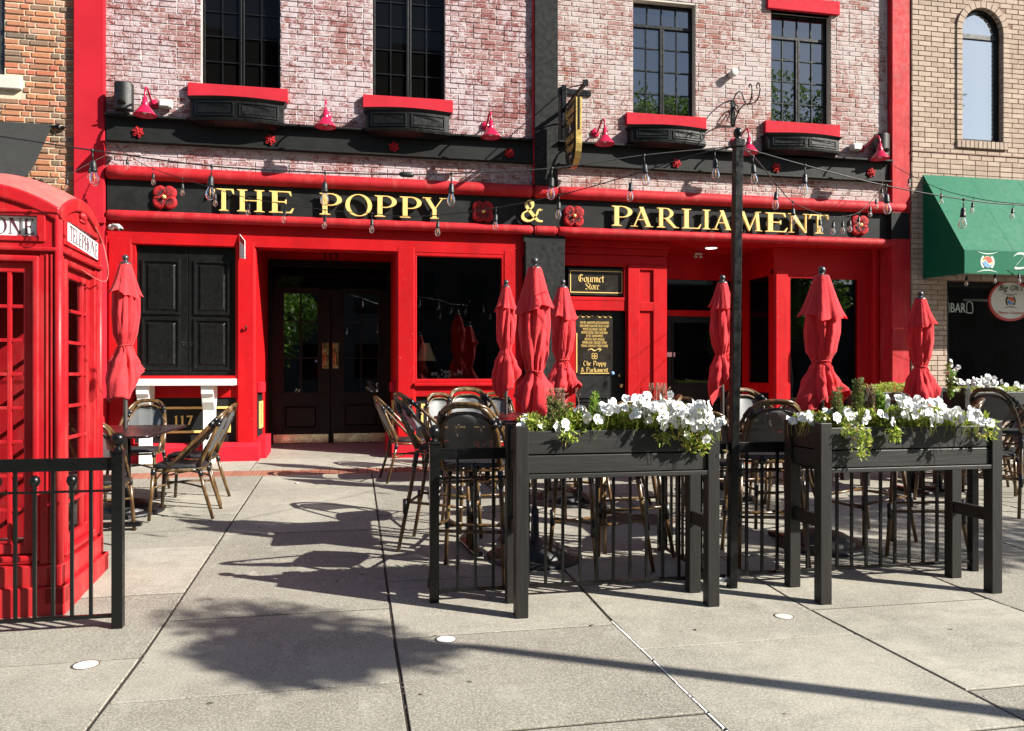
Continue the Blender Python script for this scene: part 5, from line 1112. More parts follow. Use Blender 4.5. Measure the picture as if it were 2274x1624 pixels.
def pansies(name,label,x0,x1,y0,y1,z0,hf,nl,flowers,trail=(),group='white pansies in the planters'):
    t=thing(name,label,'flowers',(0,0,0),0,group); mb=foliage('','','',x0,x1,y0,y1,z0,hf,nl,'leaf_pansy')
    for (tx,ty,tz0,tz1,k) in trail:
        for i in range(k):
            f=rl.random(); leafmesh(mb,Vector((tx+rl.gauss(0,.03),ty-rl.random()*.03,tz0+(tz1-tz0)*f)),Vector((rl.gauss(0,1),-abs(rl.gauss(.6,.6)),rl.gauss(-.3,.8))),rl.uniform(.025,.05),rl.uniform(.006,.011),rl)
        mb.tube(smoothpts([(tx+.02,ty+.05,tz0+.02),(tx,ty-.02,(tz0+tz1)/2),(tx-.01,ty-.02,tz1)],4),.002,5)
    for k in range(int(nl/60)):
        x=rl.uniform(x0,x1); y=rl.uniform(y0,y1); mb.tube([(x,y,z0-.02),(x+rl.gauss(0,.02),y+rl.gauss(0,.02),z0+hf((x-x0)/(x1-x0))*.9)],.0018,4)
    mb.obj('leaves','leaf_pansy',t,kind='stuff')
    st=MB()
    for (x,y,z) in flowers:
        o=place('flower',rl.choice(FM),t,loc=(x,y,z)); o.rotation_euler=(rl.gauss(-.3,.35),rl.gauss(0,.7),rl.gauss(.25,.5)); s=rl.uniform(1.0,1.5); o.scale=(s,s,s); place('flower_centre',cmh,o)
        st.tube([(x,y+.004,z),(x+rl.gauss(0,.01),y+.02,z-.05),(x+rl.gauss(0,.015),y+.02,max(z0-.02,z-.12))],.0014,4)
    st.obj('stem','leaf_pansy',t,kind='stuff'); return t
def fl_from(pix,t0,n_each,sp=.022):
    out=[]
    for (u,v,k) in pix:
        p=atT(u,v,t0)
        for i in range(int(k*1.45+.5)): out.append((p.x+rl.gauss(0,sp*1.25),p.y+rl.uniform(-.10,.08),p.z+rl.gauss(0,sp*.7)))
    return out
f1=fl_from([(1162,942,4),(1190,940,5),(1212,938,5),(1232,941,4),(1288,912,3),(1345,908,6),(1330,928,4),(1300,925,4),(1360,905,5),(1385,910,4),(1412,893,6),(1437,890,5),(1455,905,4),(1475,880,2),(1480,900,5),(1450,925,4),(1420,920,4),(1500,905,5),(1515,920,5),(1475,930,3),(1530,910,4),(1545,900,4),(1560,905,5),(1575,925,6),(1550,930,5),(1535,945,3),(1580,940,4),(1510,945,2),(1545,955,1),(1571,985,1)],4.68,1)
pansies('pansy_plants','bed of white pansies in the planter left of the light pole',.985,2.10,4.46,4.72,1.03,lambda s:.06+.10*(.35+.65*math.sin(min(1,s*1.15)*math.pi*.62))+.02*math.sin(s*31),8500,f1,[(1.95,4.43,1.06,.98,60),(2.03,4.43,1.06,.93,90),(1.80,4.43,1.07,1.0,50),(1.22,4.43,1.07,1.02,40)])
f2=fl_from([(1785,925,4),(1800,935,4),(1830,930,4),(1850,920,4),(1870,922,4),(1888,935,4),(1910,925,3),(1935,920,3),(1960,930,3),(1985,890,4),(2010,888,5),(2020,905,4),(2040,900,4),(2050,915,4),(2065,890,3),(2085,895,2),(2005,920,3),(2095,920,4),(2115,915,4),(2135,918,4),(2060,930,4),(2140,925,4),(2155,925,4),(2170,920,3),(2165,935,3)],4.95,1)
pansies('pansy_plants','bed of white pansies in the planter right of the light pole',2.80,4.0,4.39,4.71,1.03,lambda s:.09+.05*math.sin(s*math.pi)+.02*math.sin(s*27),9000,f2,[(3.02,4.32,1.08,.90,120),(3.25,4.33,1.08,1.0,60),(3.92,4.33,1.12,1.0,60),(2.95,4.34,1.08,1.03,40)])
def shrub(label,x,y,z,h,r,n,mat,twigs=0,up=True,cat='shrub',name='potted_shrub'):
    h*=1.18
    t=thing(name,label,cat,(x,y,z)); mb=MB(); st=MB()
    for k in range(9 if up else 14):
        a=rl.uniform(0,6.28); rr=r*rl.random()**.6; top=Vector((rr*math.cos(a)*(.6 if up else 1),rr*math.sin(a)*.6,h*rl.uniform(.65,1))); base_=Vector((rl.gauss(0,.01),rl.gauss(0,.01),0))
        mp=(base_+top)/2+Vector((rl.gauss(0,.01),rl.gauss(0,.01),0)); path=smoothpts([base_,mp,top],5); st.tube(path,[.003]*len(path),4)
        for i in range(int(n/6)):
            f=rl.random(); p=path[int(f*(len(path)-1))]; d=Vector((rl.gauss(0,1),rl.gauss(0,1),rl.gauss(.9,.4))); leafmesh(mb,p+d*.004,d,rl.uniform(.014,.034),.0036 if mat!='leaf_fresh' else .0045,rl)
    if n: mb.obj('leaves',mat,t,kind='stuff')
    for k in range(twigs):
        b0=Vector((rl.gauss(0,r*.5),rl.gauss(0,r*.3),h*.5 if n else 0)); pth=[b0]
        for q in range(5): pth.append(pth[-1]+Vector((rl.gauss(0,.008),rl.gauss(0,.006),h*(.13 if n else .19))))
        st.tube(pth,[.0022]*3+[.0015]*3,4)
        for q in (2,3,4): st.tube([pth[q],pth[q]+Vector((rl.gauss(0,.02),rl.gauss(0,.01),.03))],.0012,4)
    st.obj('stem','twig',t,kind='stuff'); return t
p=atT(1240,950,4.65); shrub('round rust-tipped conifer left in the first planter',p.x,p.y,1.05,.20,.085,1700,'leaf_shrub',26,False)
p=atT(1322,950,4.68); shrub('bright green upright rosemary sprig in the first planter, between the conifer and the dried stems',p.x,p.y,1.05,.21,.03,500,'leaf_fresh'); p=atT(1350,950,4.72); shrub('short green rosemary sprig just right of the taller sprig in the first planter',p.x,p.y,1.05,.16,.04,450,'leaf_fresh')
p=atT(1465,930,4.8); shrub('bare reddish dried stems standing among the pansies of the first planter','' and 0 or p.x,p.y,1.08,.24,.06,0,'leaf_shrub',22,cat='plant',name='dried_plant')
p=atT(1860,930,4.9); shrub('olive conifer sprig nearest the big umbrella in the second planter',p.x,p.y,1.05,.24,.045,800,'leaf_shrub'); p=atT(1905,920,5.0); shrub('dark green tallest conifer sprig in the second planter',p.x,p.y,1.08,.26,.04,1000,'leaf_shrub')
p=atT(1955,920,5.0); shrub('yellow-green conifer sprig right of the tallest one in the second planter',p.x,p.y,1.08,.20,.04,700,'leaf_fresh'); p=atT(1933,930,5.0); shrub('bare dead twig between the conifers of the second planter',p.x,p.y,1.08,.23,.015,0,'leaf_shrub',4,cat='plant',name='dried_plant')
# far planters by the right neighbour
def farplanter(x0,x1,y0,y1,label): return planter(x0,x1,y0,y1,label,zb=.86,zt=1.20,H=1.25)
a=atT(2020,880,8.2); b_=atT(2205,880,7.6)
farplanter(5.55,6.55,7.85,8.3,'far black planter with white pansies right of the rightmost umbrella'); farplanter(6.75,7.9,7.75,8.2,'far black planter at the right edge beside the bar stool')
f3=fl_from([(2118,810,2),(2125,820,2),(2105,825,2),(2120,845,4),(2145,848,5),(2160,852,4),(2175,845,4),(2190,850,4),(2200,840,2),(2208,850,4)],8.75,1,.03)
pansies('pansy_plants','white pansies in the far planter right of the rightmost umbrella',5.75,6.5,7.9,8.25,1.15,lambda s:.10+.05*math.sin(s*3),1500,f3); p=atT(2112,870,8.7); shrub('tall green shrub at the left of the far planter',p.x,p.y,1.15,.34,.09,900,'leaf_fresh')
f4=[(rl.uniform(6.85,7.8),rl.uniform(7.8,8.1),rl.uniform(1.22,1.3)) for i in range(26)]; pansies('pansy_plants','white pansies in the far planter at the right edge',6.85,7.85,7.8,8.15,1.15,lambda s:.10,1300,f4)
# ================= umbrellas =================
def umbrella(label,x,y,ztop,zb,H0,seed,rs=1.0,baseplate=None,caprs=1.0,waist=.66):
    r=random.Random(seed); gz=g(y); t=thing('closed_umbrella',label,'umbrella',(x,y,gz),r.uniform(0,6.28),'closed red patio umbrellas')
    zt=ztop-gz; zc=zt-.055; zl=zb-gz; Lh=zc-zl; nt_=112; nz_=64
    ph=r.uniform(0,6); ph2=r.uniform(0,6); tw=r.uniform(-1.2,1.2)
    def prof(s):
        key=[(0,.02),(.05,.05),(.14,.080),(.26,.104),(.40,.106),(.55,.092),(waist-.03,.070),(waist,.058),(waist+.04,.076),(.8,.118),(.92,.148),(1,.138)]
        for (a,b_),(c,d) in zip(key,key[1:]):
            if s<=c: f=(s-a)/(c-a); f=f*f*(3-2*f); return (b_+(d-b_)*f)*rs
        return key[-1][1]*rs
    mb=MB(); lob=[r.uniform(.5,1.2) for _ in range(8)]; wr=[(r.uniform(0,6.28),r.uniform(.1,.9),r.uniform(-2,2),r.uniform(.01,.02)) for _ in range(14)]
    for i in range(nz_+1):
        s=i/nz_
        for j in range(nt_):
            a=2*math.pi*j/nt_; k=(7 if s<waist+.02 else 7)*a+tw*s*3+ph+1.1*math.sin(2*a+ph2+s*2)+.7*math.sin(3*a+ph-s*3); 
            fold=math.cos(k); sharp=(abs(math.cos(k/2+.4*math.sin(s*7+ph2)))**.7)*2-1.1
            gather=1-math.exp(-((s-waist)/.05)**2)*.75
            amp=(.15+.07*max(0,s-.5))*gather
            rad=prof(s)*(1+amp*sharp*.9+.05*gather*math.sin(3*a+s*9+ph2)+.03*math.sin(13*a+s*14+ph))
            if s>waist: rad*=1+.22*(s-waist)/(1-waist)*math.sin(2*a+ph2)
            for (wa,ws,wt,wh) in wr:
                dd=((a-wa-wt*(s-ws)+math.pi)%(2*math.pi)-math.pi); rad+=-wh*math.exp(-(dd/.13)**2-((s-ws)/.14)**2)*rs
            z=zc-s*Lh
            if s>.8: z+=((s-.8)/.2)**1.5*(.14*math.sin(a+ph2)+.025*math.cos(k)+.035*math.sin(2*a+ph))
            off=.012*math.sin(s*5+ph)*(s)
            mb.v.append((rad*math.cos(a)+off,rad*math.sin(a)+off*.5,z))
    for i in range(nz_):
        for j in range(nt_): mb.f.append((i*nt_+j,(i+1)*nt_+j,(i+1)*nt_+(j+1)%nt_,i*nt_+(j+1)%nt_)); mb.t.append(.5); mb.sm.append(True)
    # inner tucked skirt
    o=len(mb.v)
    for q,(sc,dzz) in enumerate([(.93,.02),(.62,.07),(.3,.14)]):
        for j in range(nt_):
            b0=mb.v[nz_*nt_+j]; mb.v.append((b0[0]*sc,b0[1]*sc,b0[2]+dzz))
    for q in range(3):
        for j in range(nt_):
            a0=(nz_*nt_ if q==0 else o+(q-1)*nt_); a1=o+q*nt_; mb.f.append((a0+j,a1+j,a1+(j+1)%nt_,a0+(j+1)%nt_)); mb.t.append(.5); mb.sm.append(True)
    mb.obj('canopy','canvas',t)
    cp=MB(); nc=20; hc=.285*caprs; cw=[(r.uniform(0,6.28),r.uniform(.4,1),r.uniform(.10,.2)) for _ in range(7)]
    for i in range(nc+1):
        s=i/nc
        for j in range(nt_):
            a=2*math.pi*j/nt_; k=7*a+ph+.8*math.sin(a+ph2)
            sharp=math.sin(k)+.35*math.sin(2.3*k+ph2)
            rad=(.042+.078*s**.9+.014*s**5)*rs*caprs*(1+(.03+.085*s*s)*sharp+.05*s*math.sin(2*a+ph2)+.02*s*math.sin(11*a+ph))
            for (wa,wk,ww) in cw:
                dd=((a-wa+math.pi)%(2*math.pi)-math.pi); rad-=.014*wk*s*math.exp(-(dd/ww)**2)*rs
            z=zc+.012-hc*s-(.010*s*s*sharp+.026*s*s*math.sin(a+ph)+.012*s*s*math.sin(3*a+ph2))*caprs
            cp.v.append((rad*math.cos(a),rad*math.sin(a),z))
    for i in range(nc):
        for j in range(nt_): cp.f.append((i*nt_+j,(i+1)*nt_+j,(i+1)*nt_+(j+1)%nt_,i*nt_+(j+1)%nt_)); cp.t.append(.5); cp.sm.append(True)
    cp.obj('top_flounce','canvas',t)
    zw=zc-waist*Lh; rw=prof(waist)*1.06
    st=MB(); st.tube([(rw*math.cos(2*math.pi*k/24),rw*math.sin(2*math.pi*k/24),zw+.012*math.sin(2*math.pi*k/24+ph)) for k in range(25)],.006,6,False)
    for q in range(2): aa=-math.pi/2-t.rotation_euler.z+q*.3; st.tube(smoothpts([(rw*math.cos(aa),rw*math.sin(aa),zw),((rw+.02)*math.cos(aa+.15),(rw+.02)*math.sin(aa+.15),zw-.04),((rw+.015)*math.cos(aa+.1*q),(rw+.015)*math.sin(aa),zw-.11)],4),.004,5)
    st.obj('tie_strap','canvas',t)
    MB().tube([(0,0,.05),(0,0,zt-.03)],.019,12).obj('pole','pole_metal',t)
    MB().lathe([(.05*rs,zc+.0),(.047*rs,zc+.012),(.025,zc+.022),(.016,zc+.03),(.024,zc+.037),(.03,zc+.053),(.026,zc+.07),(.014,zc+.081),(0,zc+.084)],n=18).obj('finial','grey_metal',t)
    if baseplate:
        R_=baseplate; b_=thing('umbrella_base','round domed dark umbrella base '+{3:'under the long table behind the kiosk',8:'behind the first planter, under the large middle umbrella',13:'on the pavement before the gourmet shop door',17:'on the pavement just behind the light pole',21:'behind the second planter, under the large right umbrella'}[seed],'umbrella base',(x,y,gz),0,'umbrella bases'); b_.rotation_euler=(math.atan(.045),0,0)
        MB().lathe([(R_,0),(R_+.004,.018),(R_-.01,.03),(R_*.74,.034),(0,.034)],n=40).obj('disc','rubber',b_)
        MB().lathe([(R_*.72,.034),(R_*.68,.065),(R_*.5,.10),(R_*.2,.125),(.035,.13),(.03,.2),(.026,.36),(0,.36)],n=36).obj('dome','rubber',b_)
    return t
def px_umb(label,u,vt,vb,x,y,seed,rs=1,base_=None,caprs=1,waist=.66):
    t_=y*CC+x*SS; z=lambda v:1.4-(v-832)/FP*t_; return umbrella(label,x,y,z(vt),z(vb),0,seed,rs,base_,caprs,waist)
px_umb('closed red umbrella rising from the table behind the telephone kiosk',280,573,862,-2.03,7.74,3,1.02,.33)
px_umb('closed red umbrella before the pub window with the table lamp',1092,627,848,1.68,8.75,5,1.0,None,.95)
px_umb('closed red umbrella, large, standing before the black lower pilaster',1185,580,925,1.30,5.66,8,1.02,.345,1.08,.70)
px_umb('closed red umbrella partly covering the menu panel of the shop door',1258,627,885,2.03,7.6,13,1.04,.36,1.05)
px_umb('closed red umbrella half hidden behind the light pole',1611,617,868,3.66,7.45,17,1.05,.34,1.0)
px_umb('closed red umbrella, large, before the dark window at the right end of the pub',1824,600,912,3.60,5.62,21,1.12,.345,1.12,.64)
px_umb('closed red umbrella, rightmost, before the buff brick pier',2065,653,892,5.98,7.5,29,1.1,None,1.05)
# ================= tables =================
def mktable(label,x,y,rz,W_,h,group,edge=.02,mat='table',LY=None):
    LY=LY or W_
    gz=g(y); t=thing('square_table',label,'table',(x,y,gz),rz,group); mb=MB(); n=6; c=.05; pts=[]
    for cx_,cy_,a0 in ((W_/2-c,LY/2-c,0),(-W_/2+c,LY/2-c,math.pi/2),(-W_/2+c,-LY/2+c,math.pi),(W_/2-c,-LY/2+c,1.5*math.pi)):
        for k in range(n+1): a=a0+math.pi/2*k/n; pts.append((cx_+c*math.cos(a),cy_+c*math.sin(a)))
    N=len(pts); mb.add([(a,b_,h-edge) for a,b_ in pts]+[(a,b_,h) for a,b_ in pts],[(i,(i+1)%N,(i+1)%N+N,i+N) for i in range(N)]+[tuple(range(N-1,-1,-1)),tuple(range(N,2*N))]); mb.obj('table_top',mat,t,.004)
    q=.16 if LY==W_ else .42
    for s_ in (-1,1):
        p=(s_*q,0) if LY==W_ else (0,s_*q)
        MB().tube([(p[0],p[1],.04),(p[0],p[1],h-edge)],.03,14).obj('column','black_metal',t)
        mb=MB(); 
        if LY==W_: mb.box(p[0]-.035,p[0]+.035,-.28,.28,.012,.05)
        else: mb.box(-.33,.33,p[1]-.035,p[1]+.035,.012,.05)
        mb.obj('foot','black_metal',t,.012)
    MB().box(-.19,.19,-.03,.03,h-edge-.04,h-edge).obj('top_bracket','black_metal',t); return t
mktable('long dark rectangular table under the umbrella behind the kiosk',-2.04,7.42,0,.92,.775,'dark square tables',LY=1.45)
mktable('dark square table before the pub window with the lamp',1.62,8.7,0,.8,.76,'dark square tables')
mktable('dark high square table under the large middle umbrella',1.02,5.92,math.radians(4),.76,1.0,'dark high tables')
mktable('dark square table under the umbrella by the menu panel',2.05,7.62,0,.74,.74,'dark square tables')
mktable('dark square table behind the light pole',3.66,7.46,0,.74,.76,'dark square tables')
mktable('dark high square table under the large right umbrella',3.55,5.72,math.radians(3),.76,1.0,'dark high tables')
mktable('dark square table under the rightmost umbrella',5.98,7.42,0,.74,.74,'dark square tables')
# ================= rattan chairs and bar stools =================
def mkchair(label,hs,ht,group,name,cat,stool=False,sp=1.0):
    t=thing(name,label,cat,(0,0,0),0,group); w=.205; yf=.19; yr=-.18
    def wrap(mb,p,q,r): mb.tube([p,q],r,10)
    sx=.03 if not stool else .045; binds=MB()
    # front legs
    for s in (-1,1):
        a=Vector((s*(w+sx),yf+sx,0)); b_=Vector((s*w,yf,hs-.02)); MB().tube([a,b_],[.0145,.0165],9).obj('leg','bamboo',t); wrap(binds,b_+(a-b_)*.02,b_+(a-b_)*.13,.0195)
    lean=.20
    for s in (-1,1):
        a=Vector((s*(w+sx*.8),yr-.09-sx,0)); m_=Vector((s*w*.96,yr,hs-.03)); MB().tube([a,a.lerp(m_,.6)+Vector((0,.006,0)),m_],[.0145,.016,.0165],9).obj('leg','bamboo',t); wrap(binds,m_+(a-m_)*.03,m_+(a-m_)*.16,.0195)
    # inner hoop continuing the rear legs
    def hoop(wb,wt,y0,z0,y1,z1,r,n=26,top=.55):
        pts=[]
        for k in range(n+1):
            f=k/n; a=math.pi*f; x=-math.cos(a); zz=math.sin(a)
            xx=math.copysign(abs(x)**.62,x); hh=zz**.75 if zz>0 else 0
            ww=wb+(wt-wb)*hh; pts.append((xx*ww,y0+(y1-y0)*hh,z0+(z1-z0)*hh))
        return pts
    bf=MB(); ph_=hoop(w*.96,w*1.02,yr,hs-.02,yr-lean,ht,.015); bf.tube(ph_,.0155,9); 
    ph2=hoop(w*1.07,w*1.12,yf-.10,hs-.035,yr-lean-.012,ht+.012,.015); bf.tube(ph2,.0135,9)
    ph3=[(x*.93,y+.004,z-(.026 if z>hs+.2 else 0)) for x,y,z in hoop(w*.96,w*1.0,yr+.01,hs,yr-lean+.012,ht-.02,.01)]; bf.tube(ph3,.011,8)
    bf.obj('back_frame','bamboo',t)
    for k in (6,7,19,20): 
        p,q=Vector(ph_[k]),Vector(ph_[k+1] if k<26 else ph_[k]); wrap(binds,p,q,.022)
        p2,q2=Vector(ph2[k]),Vector(ph2[k+1]); wrap(binds,p2,q2,.019)
    # woven panel
    inner=hoop(w*.84,w*.88,yr-.01-lean*.10,hs+.10,yr-lean*.93,ht-.055,.01,30); c=(0,yr-lean*.55,(hs+.1+ht-.05)/2)
    mb=MB(); n=len(inner); rows=8
    L_=inner[:n//2+1]; R_=inner[n//2:][::-1]
    for a,b_ in zip(L_,R_):
        for k in range(rows+1):
            f=k/rows; p=Vector(a).lerp(Vector(b_),f); p.y-=.035*math.sin(math.pi*f)*(abs(a[0])/(w*.84)); mb.v.append(tuple(p))
    for i in range(len(L_)-1):
        for k in range(rows): q=i*(rows+1)+k; mb.f.append((q,q+1,q+rows+2,q+rows+1)); mb.t.append(.5); mb.sm.append(True)
    mb.obj('backrest','textilene',t)
    MB().tube(inner,.010,7).obj('braided_edge','bind',t)
    # diagonal straps from panel edge to hoop
    for s in (-1,1): binds.tube([(s*w*.82,yr-lean*.30,hs+.22),(s*w*.98,yr-lean*.40,hs+.25)],.012,6)
    # seat
    mb=MB(); pts=[]; 
    for k in range(28):
        a=2*math.pi*k/28; cx_,sy_=math.cos(a),math.sin(a); pts.append((math.copysign(abs(cx_)**.5,cx_)*(w+.015)*(1+.04*sy_),math.copysign(abs(sy_)**.55,sy_)*.205+.005))
    N=len(pts); mb.add([(a,b_,hs-.03) for a,b_ in pts]+[(a*1.02,b_*1.02,hs-.012) for a,b_ in pts]+[(a*.96,b_*.96,hs+.004) for a,b_ in pts]+[(a*.5,b_*.5,hs-.002) for a,b_ in pts],[(q*N+i,q*N+(i+1)%N,(q+1)*N+(i+1)%N,(q+1)*N+i) for q in range(3) for i in range(N)]+[tuple(range(N-1,-1,-1)),tuple(range(3*N,4*N))]); mb.obj('seat','seat',t)
    MB().tube([(a*.97,b_*.97,hs-.045) for a,b_ in pts]+[(pts[0][0]*.97,pts[0][1]*.97,hs-.045)],.011,7).obj('seat_rail','bamboo',t)
    # stretchers
    st=MB(); 
    if stool:
        for z,yo in ((.30,0),):
            k=1-z/hs; X=w+sx*k; F=yf+sx*k; B=yr-(.09+sx)*k
            st.tube([(-X,F,z),(X,F,z)],.012,8); st.tube([(-X,B,z+.05),(X,B,z+.05)],.011,8); st.tube([(-X,F,z+.03),(-X,B,z+.07)],.011,8); st.tube([(X,F,z+.03),(X,B,z+.07)],.011,8)
            for q in ((-X,F),(X,F),(-X,B),(X,B)): binds.tube([(q[0],q[1],z-.02),(q[0],q[1],z+.09)],.019,8)
            for s in (-1,1): st.tube([(s*X,F,z+.01),(s*X*.55,F+.0,z+.01)],.013,8)
            st.tube([(-w,yf,hs-.14),(w,yr,hs-.12)],.008,6); st.tube([(w,yf,hs-.15),(-w,yr,hs-.13)],.008,6)
    else:
        st.tube(smoothpts([(-w-.015,yf+.01,hs-.19),(0,0,hs-.165),(w+.0,yr-.03,hs-.19)],4),.009,7); st.tube(smoothpts([(w+.015,yf+.01,hs-.195),(0,0,hs-.175),(-w,yr-.03,hs-.195)],4),.009,7)
        for s in (-1,1): st.tube(smoothpts([(s*w,yf,hs-.16),(s*w*.95,yf-.06,hs-.07),(s*w*.9,yf-.15,hs-.045)],4),.008,6)
    st.obj('stretcher','bamboo',t); binds.obj('rattan_binding','bind',t,kind='stuff'); return t
C0=mkchair('rattan chair at the left table, nearest the pavement, seen from its side',.47,.93,'rattan bistro chairs','bistro_chair','chair')
S0=mkchair('rattan bar stool seen from behind beside the ball-topped post',.78,1.16,'rattan bar stools','bar_stool','bar stool',True)
D=math.radians
def put(first,x,y,face,label,group=None):
    o=dup(first,(x,y,g(y)),D(face)-math.pi/2,label,group); return o
# 'face' is the compass angle (deg, 0=+X, 90=+Y away from camera) the sitter looks towards
C0.location=(-1.50,7.50,g(7.5)); C0.rotation_euler=(0,0,D(180)-math.pi/2)
put(C0,-1.52,8.10,178,'rattan chair at the left table, behind the side-on chair nearest the pavement')
put(C0,-2.13,8.55,268,'rattan chair at the left table, its rounded back against the white counter leg')
put(C0,-1.98,6.75,95,'rattan chair at the left table, partly behind the railing post and kiosk')
put(C0,.62,9.0,8,'rattan chair standing at the corner of the red plinth beside the double doors')
put(C0,1.12,9.35,285,'rattan chair with its back to the window with the lamp, left of two')
put(C0,1.72,9.45,265,'rattan chair with its back to the window with the lamp, right of two')
put(C0,2.15,8.5,-100,'rattan chair behind the middle high table at the menu door')
put(C0,2.55,7.5,170,'rattan chair right of the umbrella by the menu panel')
put(C0,2.0,6.95,95,'rattan chair in front of the umbrella by the menu panel, mostly behind the first planter')
put(C0,3.55,8.45,-130,'rattan chair by the red shop pilaster, its back tilted behind the pansies')
put(C0,4.75,8.2,-150,'rattan chair beside the right porch, seen right of the light pole')
put(C0,4.2,7.3,170,'rattan chair between the light pole and the right porch')
put(C0,3.3,6.95,60,'rattan chair just left of the light pole beside the pansies')
put(C0,5.8,6.85,85,'rattan chair seen from behind under the rightmost umbrella')
put(C0,6.5,7.1,150,'rattan chair right of the rightmost umbrella')
put(C0,6.9,7.3,190,'rattan chair beside the far right planter')
S0.location=(.80,5.28,g(5.28)); S0.rotation_euler=(0,0,D(72)-math.pi/2)
put(S0,.70,6.10,-18,'rattan bar stool left of the middle high table, grey back facing the doors')
put(S0,1.05,6.65,-80,'rattan bar stool on the far side of the middle high table')
put(S0,1.68,5.35,110,'rattan bar stool behind the left half of the first planter')
put(S0,2.05,5.75,165,'rattan bar stool behind the right half of the first planter')
put(S0,2.95,5.35,75,'rattan bar stool seen from behind, right of the light pole')
put(S0,4.05,5.75,190,'rattan bar stool behind the middle of the second planter')
put(S0,4.25,5.30,140,'rattan bar stool behind the right half of the second planter')
put(S0,3.55,6.4,-85,'rattan bar stool on the far side of the right high table')
put(S0,6.1,6.45,20,'dark bar stool at the right edge beside the second planter')
# ================= telephone kiosk =================
KZ=.03; K=thing('telephone_kiosk','red domed telephone kiosk with white TELEPHONE signs at the left edge','phone box',(-1.665,4.985,KZ),D(1.8)); KW=.84
faces={'front':lambda s,d,z:(-KW+s,-d,z),'right':lambda s,d,z:(d,s,z),'back':lambda s,d,z:(-s,KW+d,z),'left':lambda s,d,z:(-KW-d,KW-s,z)}
def kbox(mb,fn,s0,s1,d0,d1,z0,z1):
    vs=[fn(s,d,z) for z in (z0,z1) for s,d in ((s0,d1),(s1,d1),(s1,d0),(s0,d0))]
    return mb.add(vs,[(0,3,2,1),(4,5,6,7),(0,1,5,4),(1,2,6,5),(2,3,7,6),(3,0,4,7)])
zr=2.275; rise=.135
def arch(s): return zr+rise*(1-((s-KW/2)/(KW/2))**2)
for nm,fn in faces.items():
    fp=MB()
    kbox(fp,fn,.0,.10,-.06,-.0,.28,2.08); kbox(fp,fn,KW-.10,KW,-.06,0,.28,2.08)   # posts
    for q in (.03,.055): kbox(fp,fn,q,q+.012,0,.008,.30,2.06); kbox(fp,fn,KW-q-.012,KW-q,0,.008,.30,2.06)
    kbox(fp,fn,.10,KW-.10,-.06,-.015,2.02,2.08)
    po=fp.obj('frame','red_kbox',K,.008,fix=True)
    sur=MB(); sur.ring([(.10,.30),(KW-.10,.30),(KW-.10,2.05),(.10,2.05)],[(.135,.335),(KW-.135,.335),(KW-.135,2.015),(.135,2.015)],-.012,.045,True,lambda x,y,z,fn=fn:fn(x,-y,z)); sur.obj('door_surround','red_kbox',K,.010,fix=True)
    dr=MB(); a,b_=.135,KW-.135; ga,gb,gz0,gz1=a+.055,b_-.055,.40,1.955
    dr.ring([(a,.335),(b_,.335),(b_,2.015),(a,2.015)],[(ga,gz0),(gb,gz0),(gb,gz1),(ga,gz1)],.025,.06,True,lambda x,y,z,fn=fn:fn(x,-y,z))
    door=dr.obj('door' if nm=='front' else 'side_panel','red_kbox',K,.006,fix=True)
    cols=[ga,ga+.075,gb-.075,gb]; rows=[gz0+(gz1-gz0)*k/8 for k in range(9)]
    br=MB()
    for c_ in cols[1:3]: kbox(br,fn,c_-.011,c_+.011,-.055,-.028,gz0,gz1)
    for r_ in rows[1:-1]:
        for i in range(3): kbox(br,fn,cols[i]+(.011 if i else 0),cols[i+1]-(.011 if i<2 else 0),-.053,-.030,r_-.010,r_+.010)
    br.obj('glazing_bar','red_kbox',door,.003,fix=True)
    if nm in('front','right'):
        for i in range(3):
            for j in range(8): MB().add([fn(cols[i],-.045,rows[j]),fn(cols[i+1],-.045,rows[j]),fn(cols[i+1],-.045,rows[j+1]),fn(cols[i],-.045,rows[j+1])],[(0,1,2,3)]).obj('pane','glass_kbox',door)
    # fascia with arched top
    f2=MB(); N=16; sh_=0.0
    o=[(0,2.08),(KW,2.08)]+[(KW-KW*k/N,arch(KW-KW*k/N)) for k in range(N+1)]
    s0,s1,za,zb_=.11,KW-.11,2.16,2.275
    lo=[(0,2.08)]+[(KW*k/N,2.08) for k in range(1,N)]+[(KW,2.08)]
    cellz=[2.08,za,zb_]
    kbox(f2,fn,0,s0,-.05,.004,2.08,zb_); kbox(f2,fn,s1,KW,-.05,.004,2.08,zb_); kbox(f2,fn,s0,s1,-.05,.004,2.08,za)
    pts=[(0,zb_),(KW,zb_)]+[(KW-KW*k/N,arch(KW-KW*k/N)) for k in range(N+1)]
    f2.poly(pts,-.004,.05,lambda x,y,z,fn=fn:fn(x,-y,z)); fa=f2.obj('fascia','red_kbox',K,fix=True)
    mr=MB(); mr.ring([(s0-.045,za-.03),(s1+.045,za-.03),(s1+.045,zb_+.035),(s0-.045,zb_+.035)],[(s0,za),(s1,za),(s1,zb_),(s0,zb_)],-.016,-.004,True,lambda x,y,z,fn=fn:fn(x,-y,z)); mr.obj('sign_frame','red_kbox',fa,.004,fix=True)
    # sign glass, the one on the right-hand side has slipped in its frame
    slip=(nm=='right'); tilt=-.04 if slip else 0; dzz=-.018 if slip else 0; x_=s0+.0
    def sf(x,y,z,fn=fn,tilt=tilt,dzz=dzz,slip=slip):
        xc,zc=(s0+s1)/2,(za+zb_)/2; X=x-xc; Z=z-zc; return fn(xc+X*math.cos(tilt)-Z*math.sin(tilt),(-y+(.019 if slip else -.012)),zc+dzz+X*math.sin(tilt)+Z*math.cos(tilt))
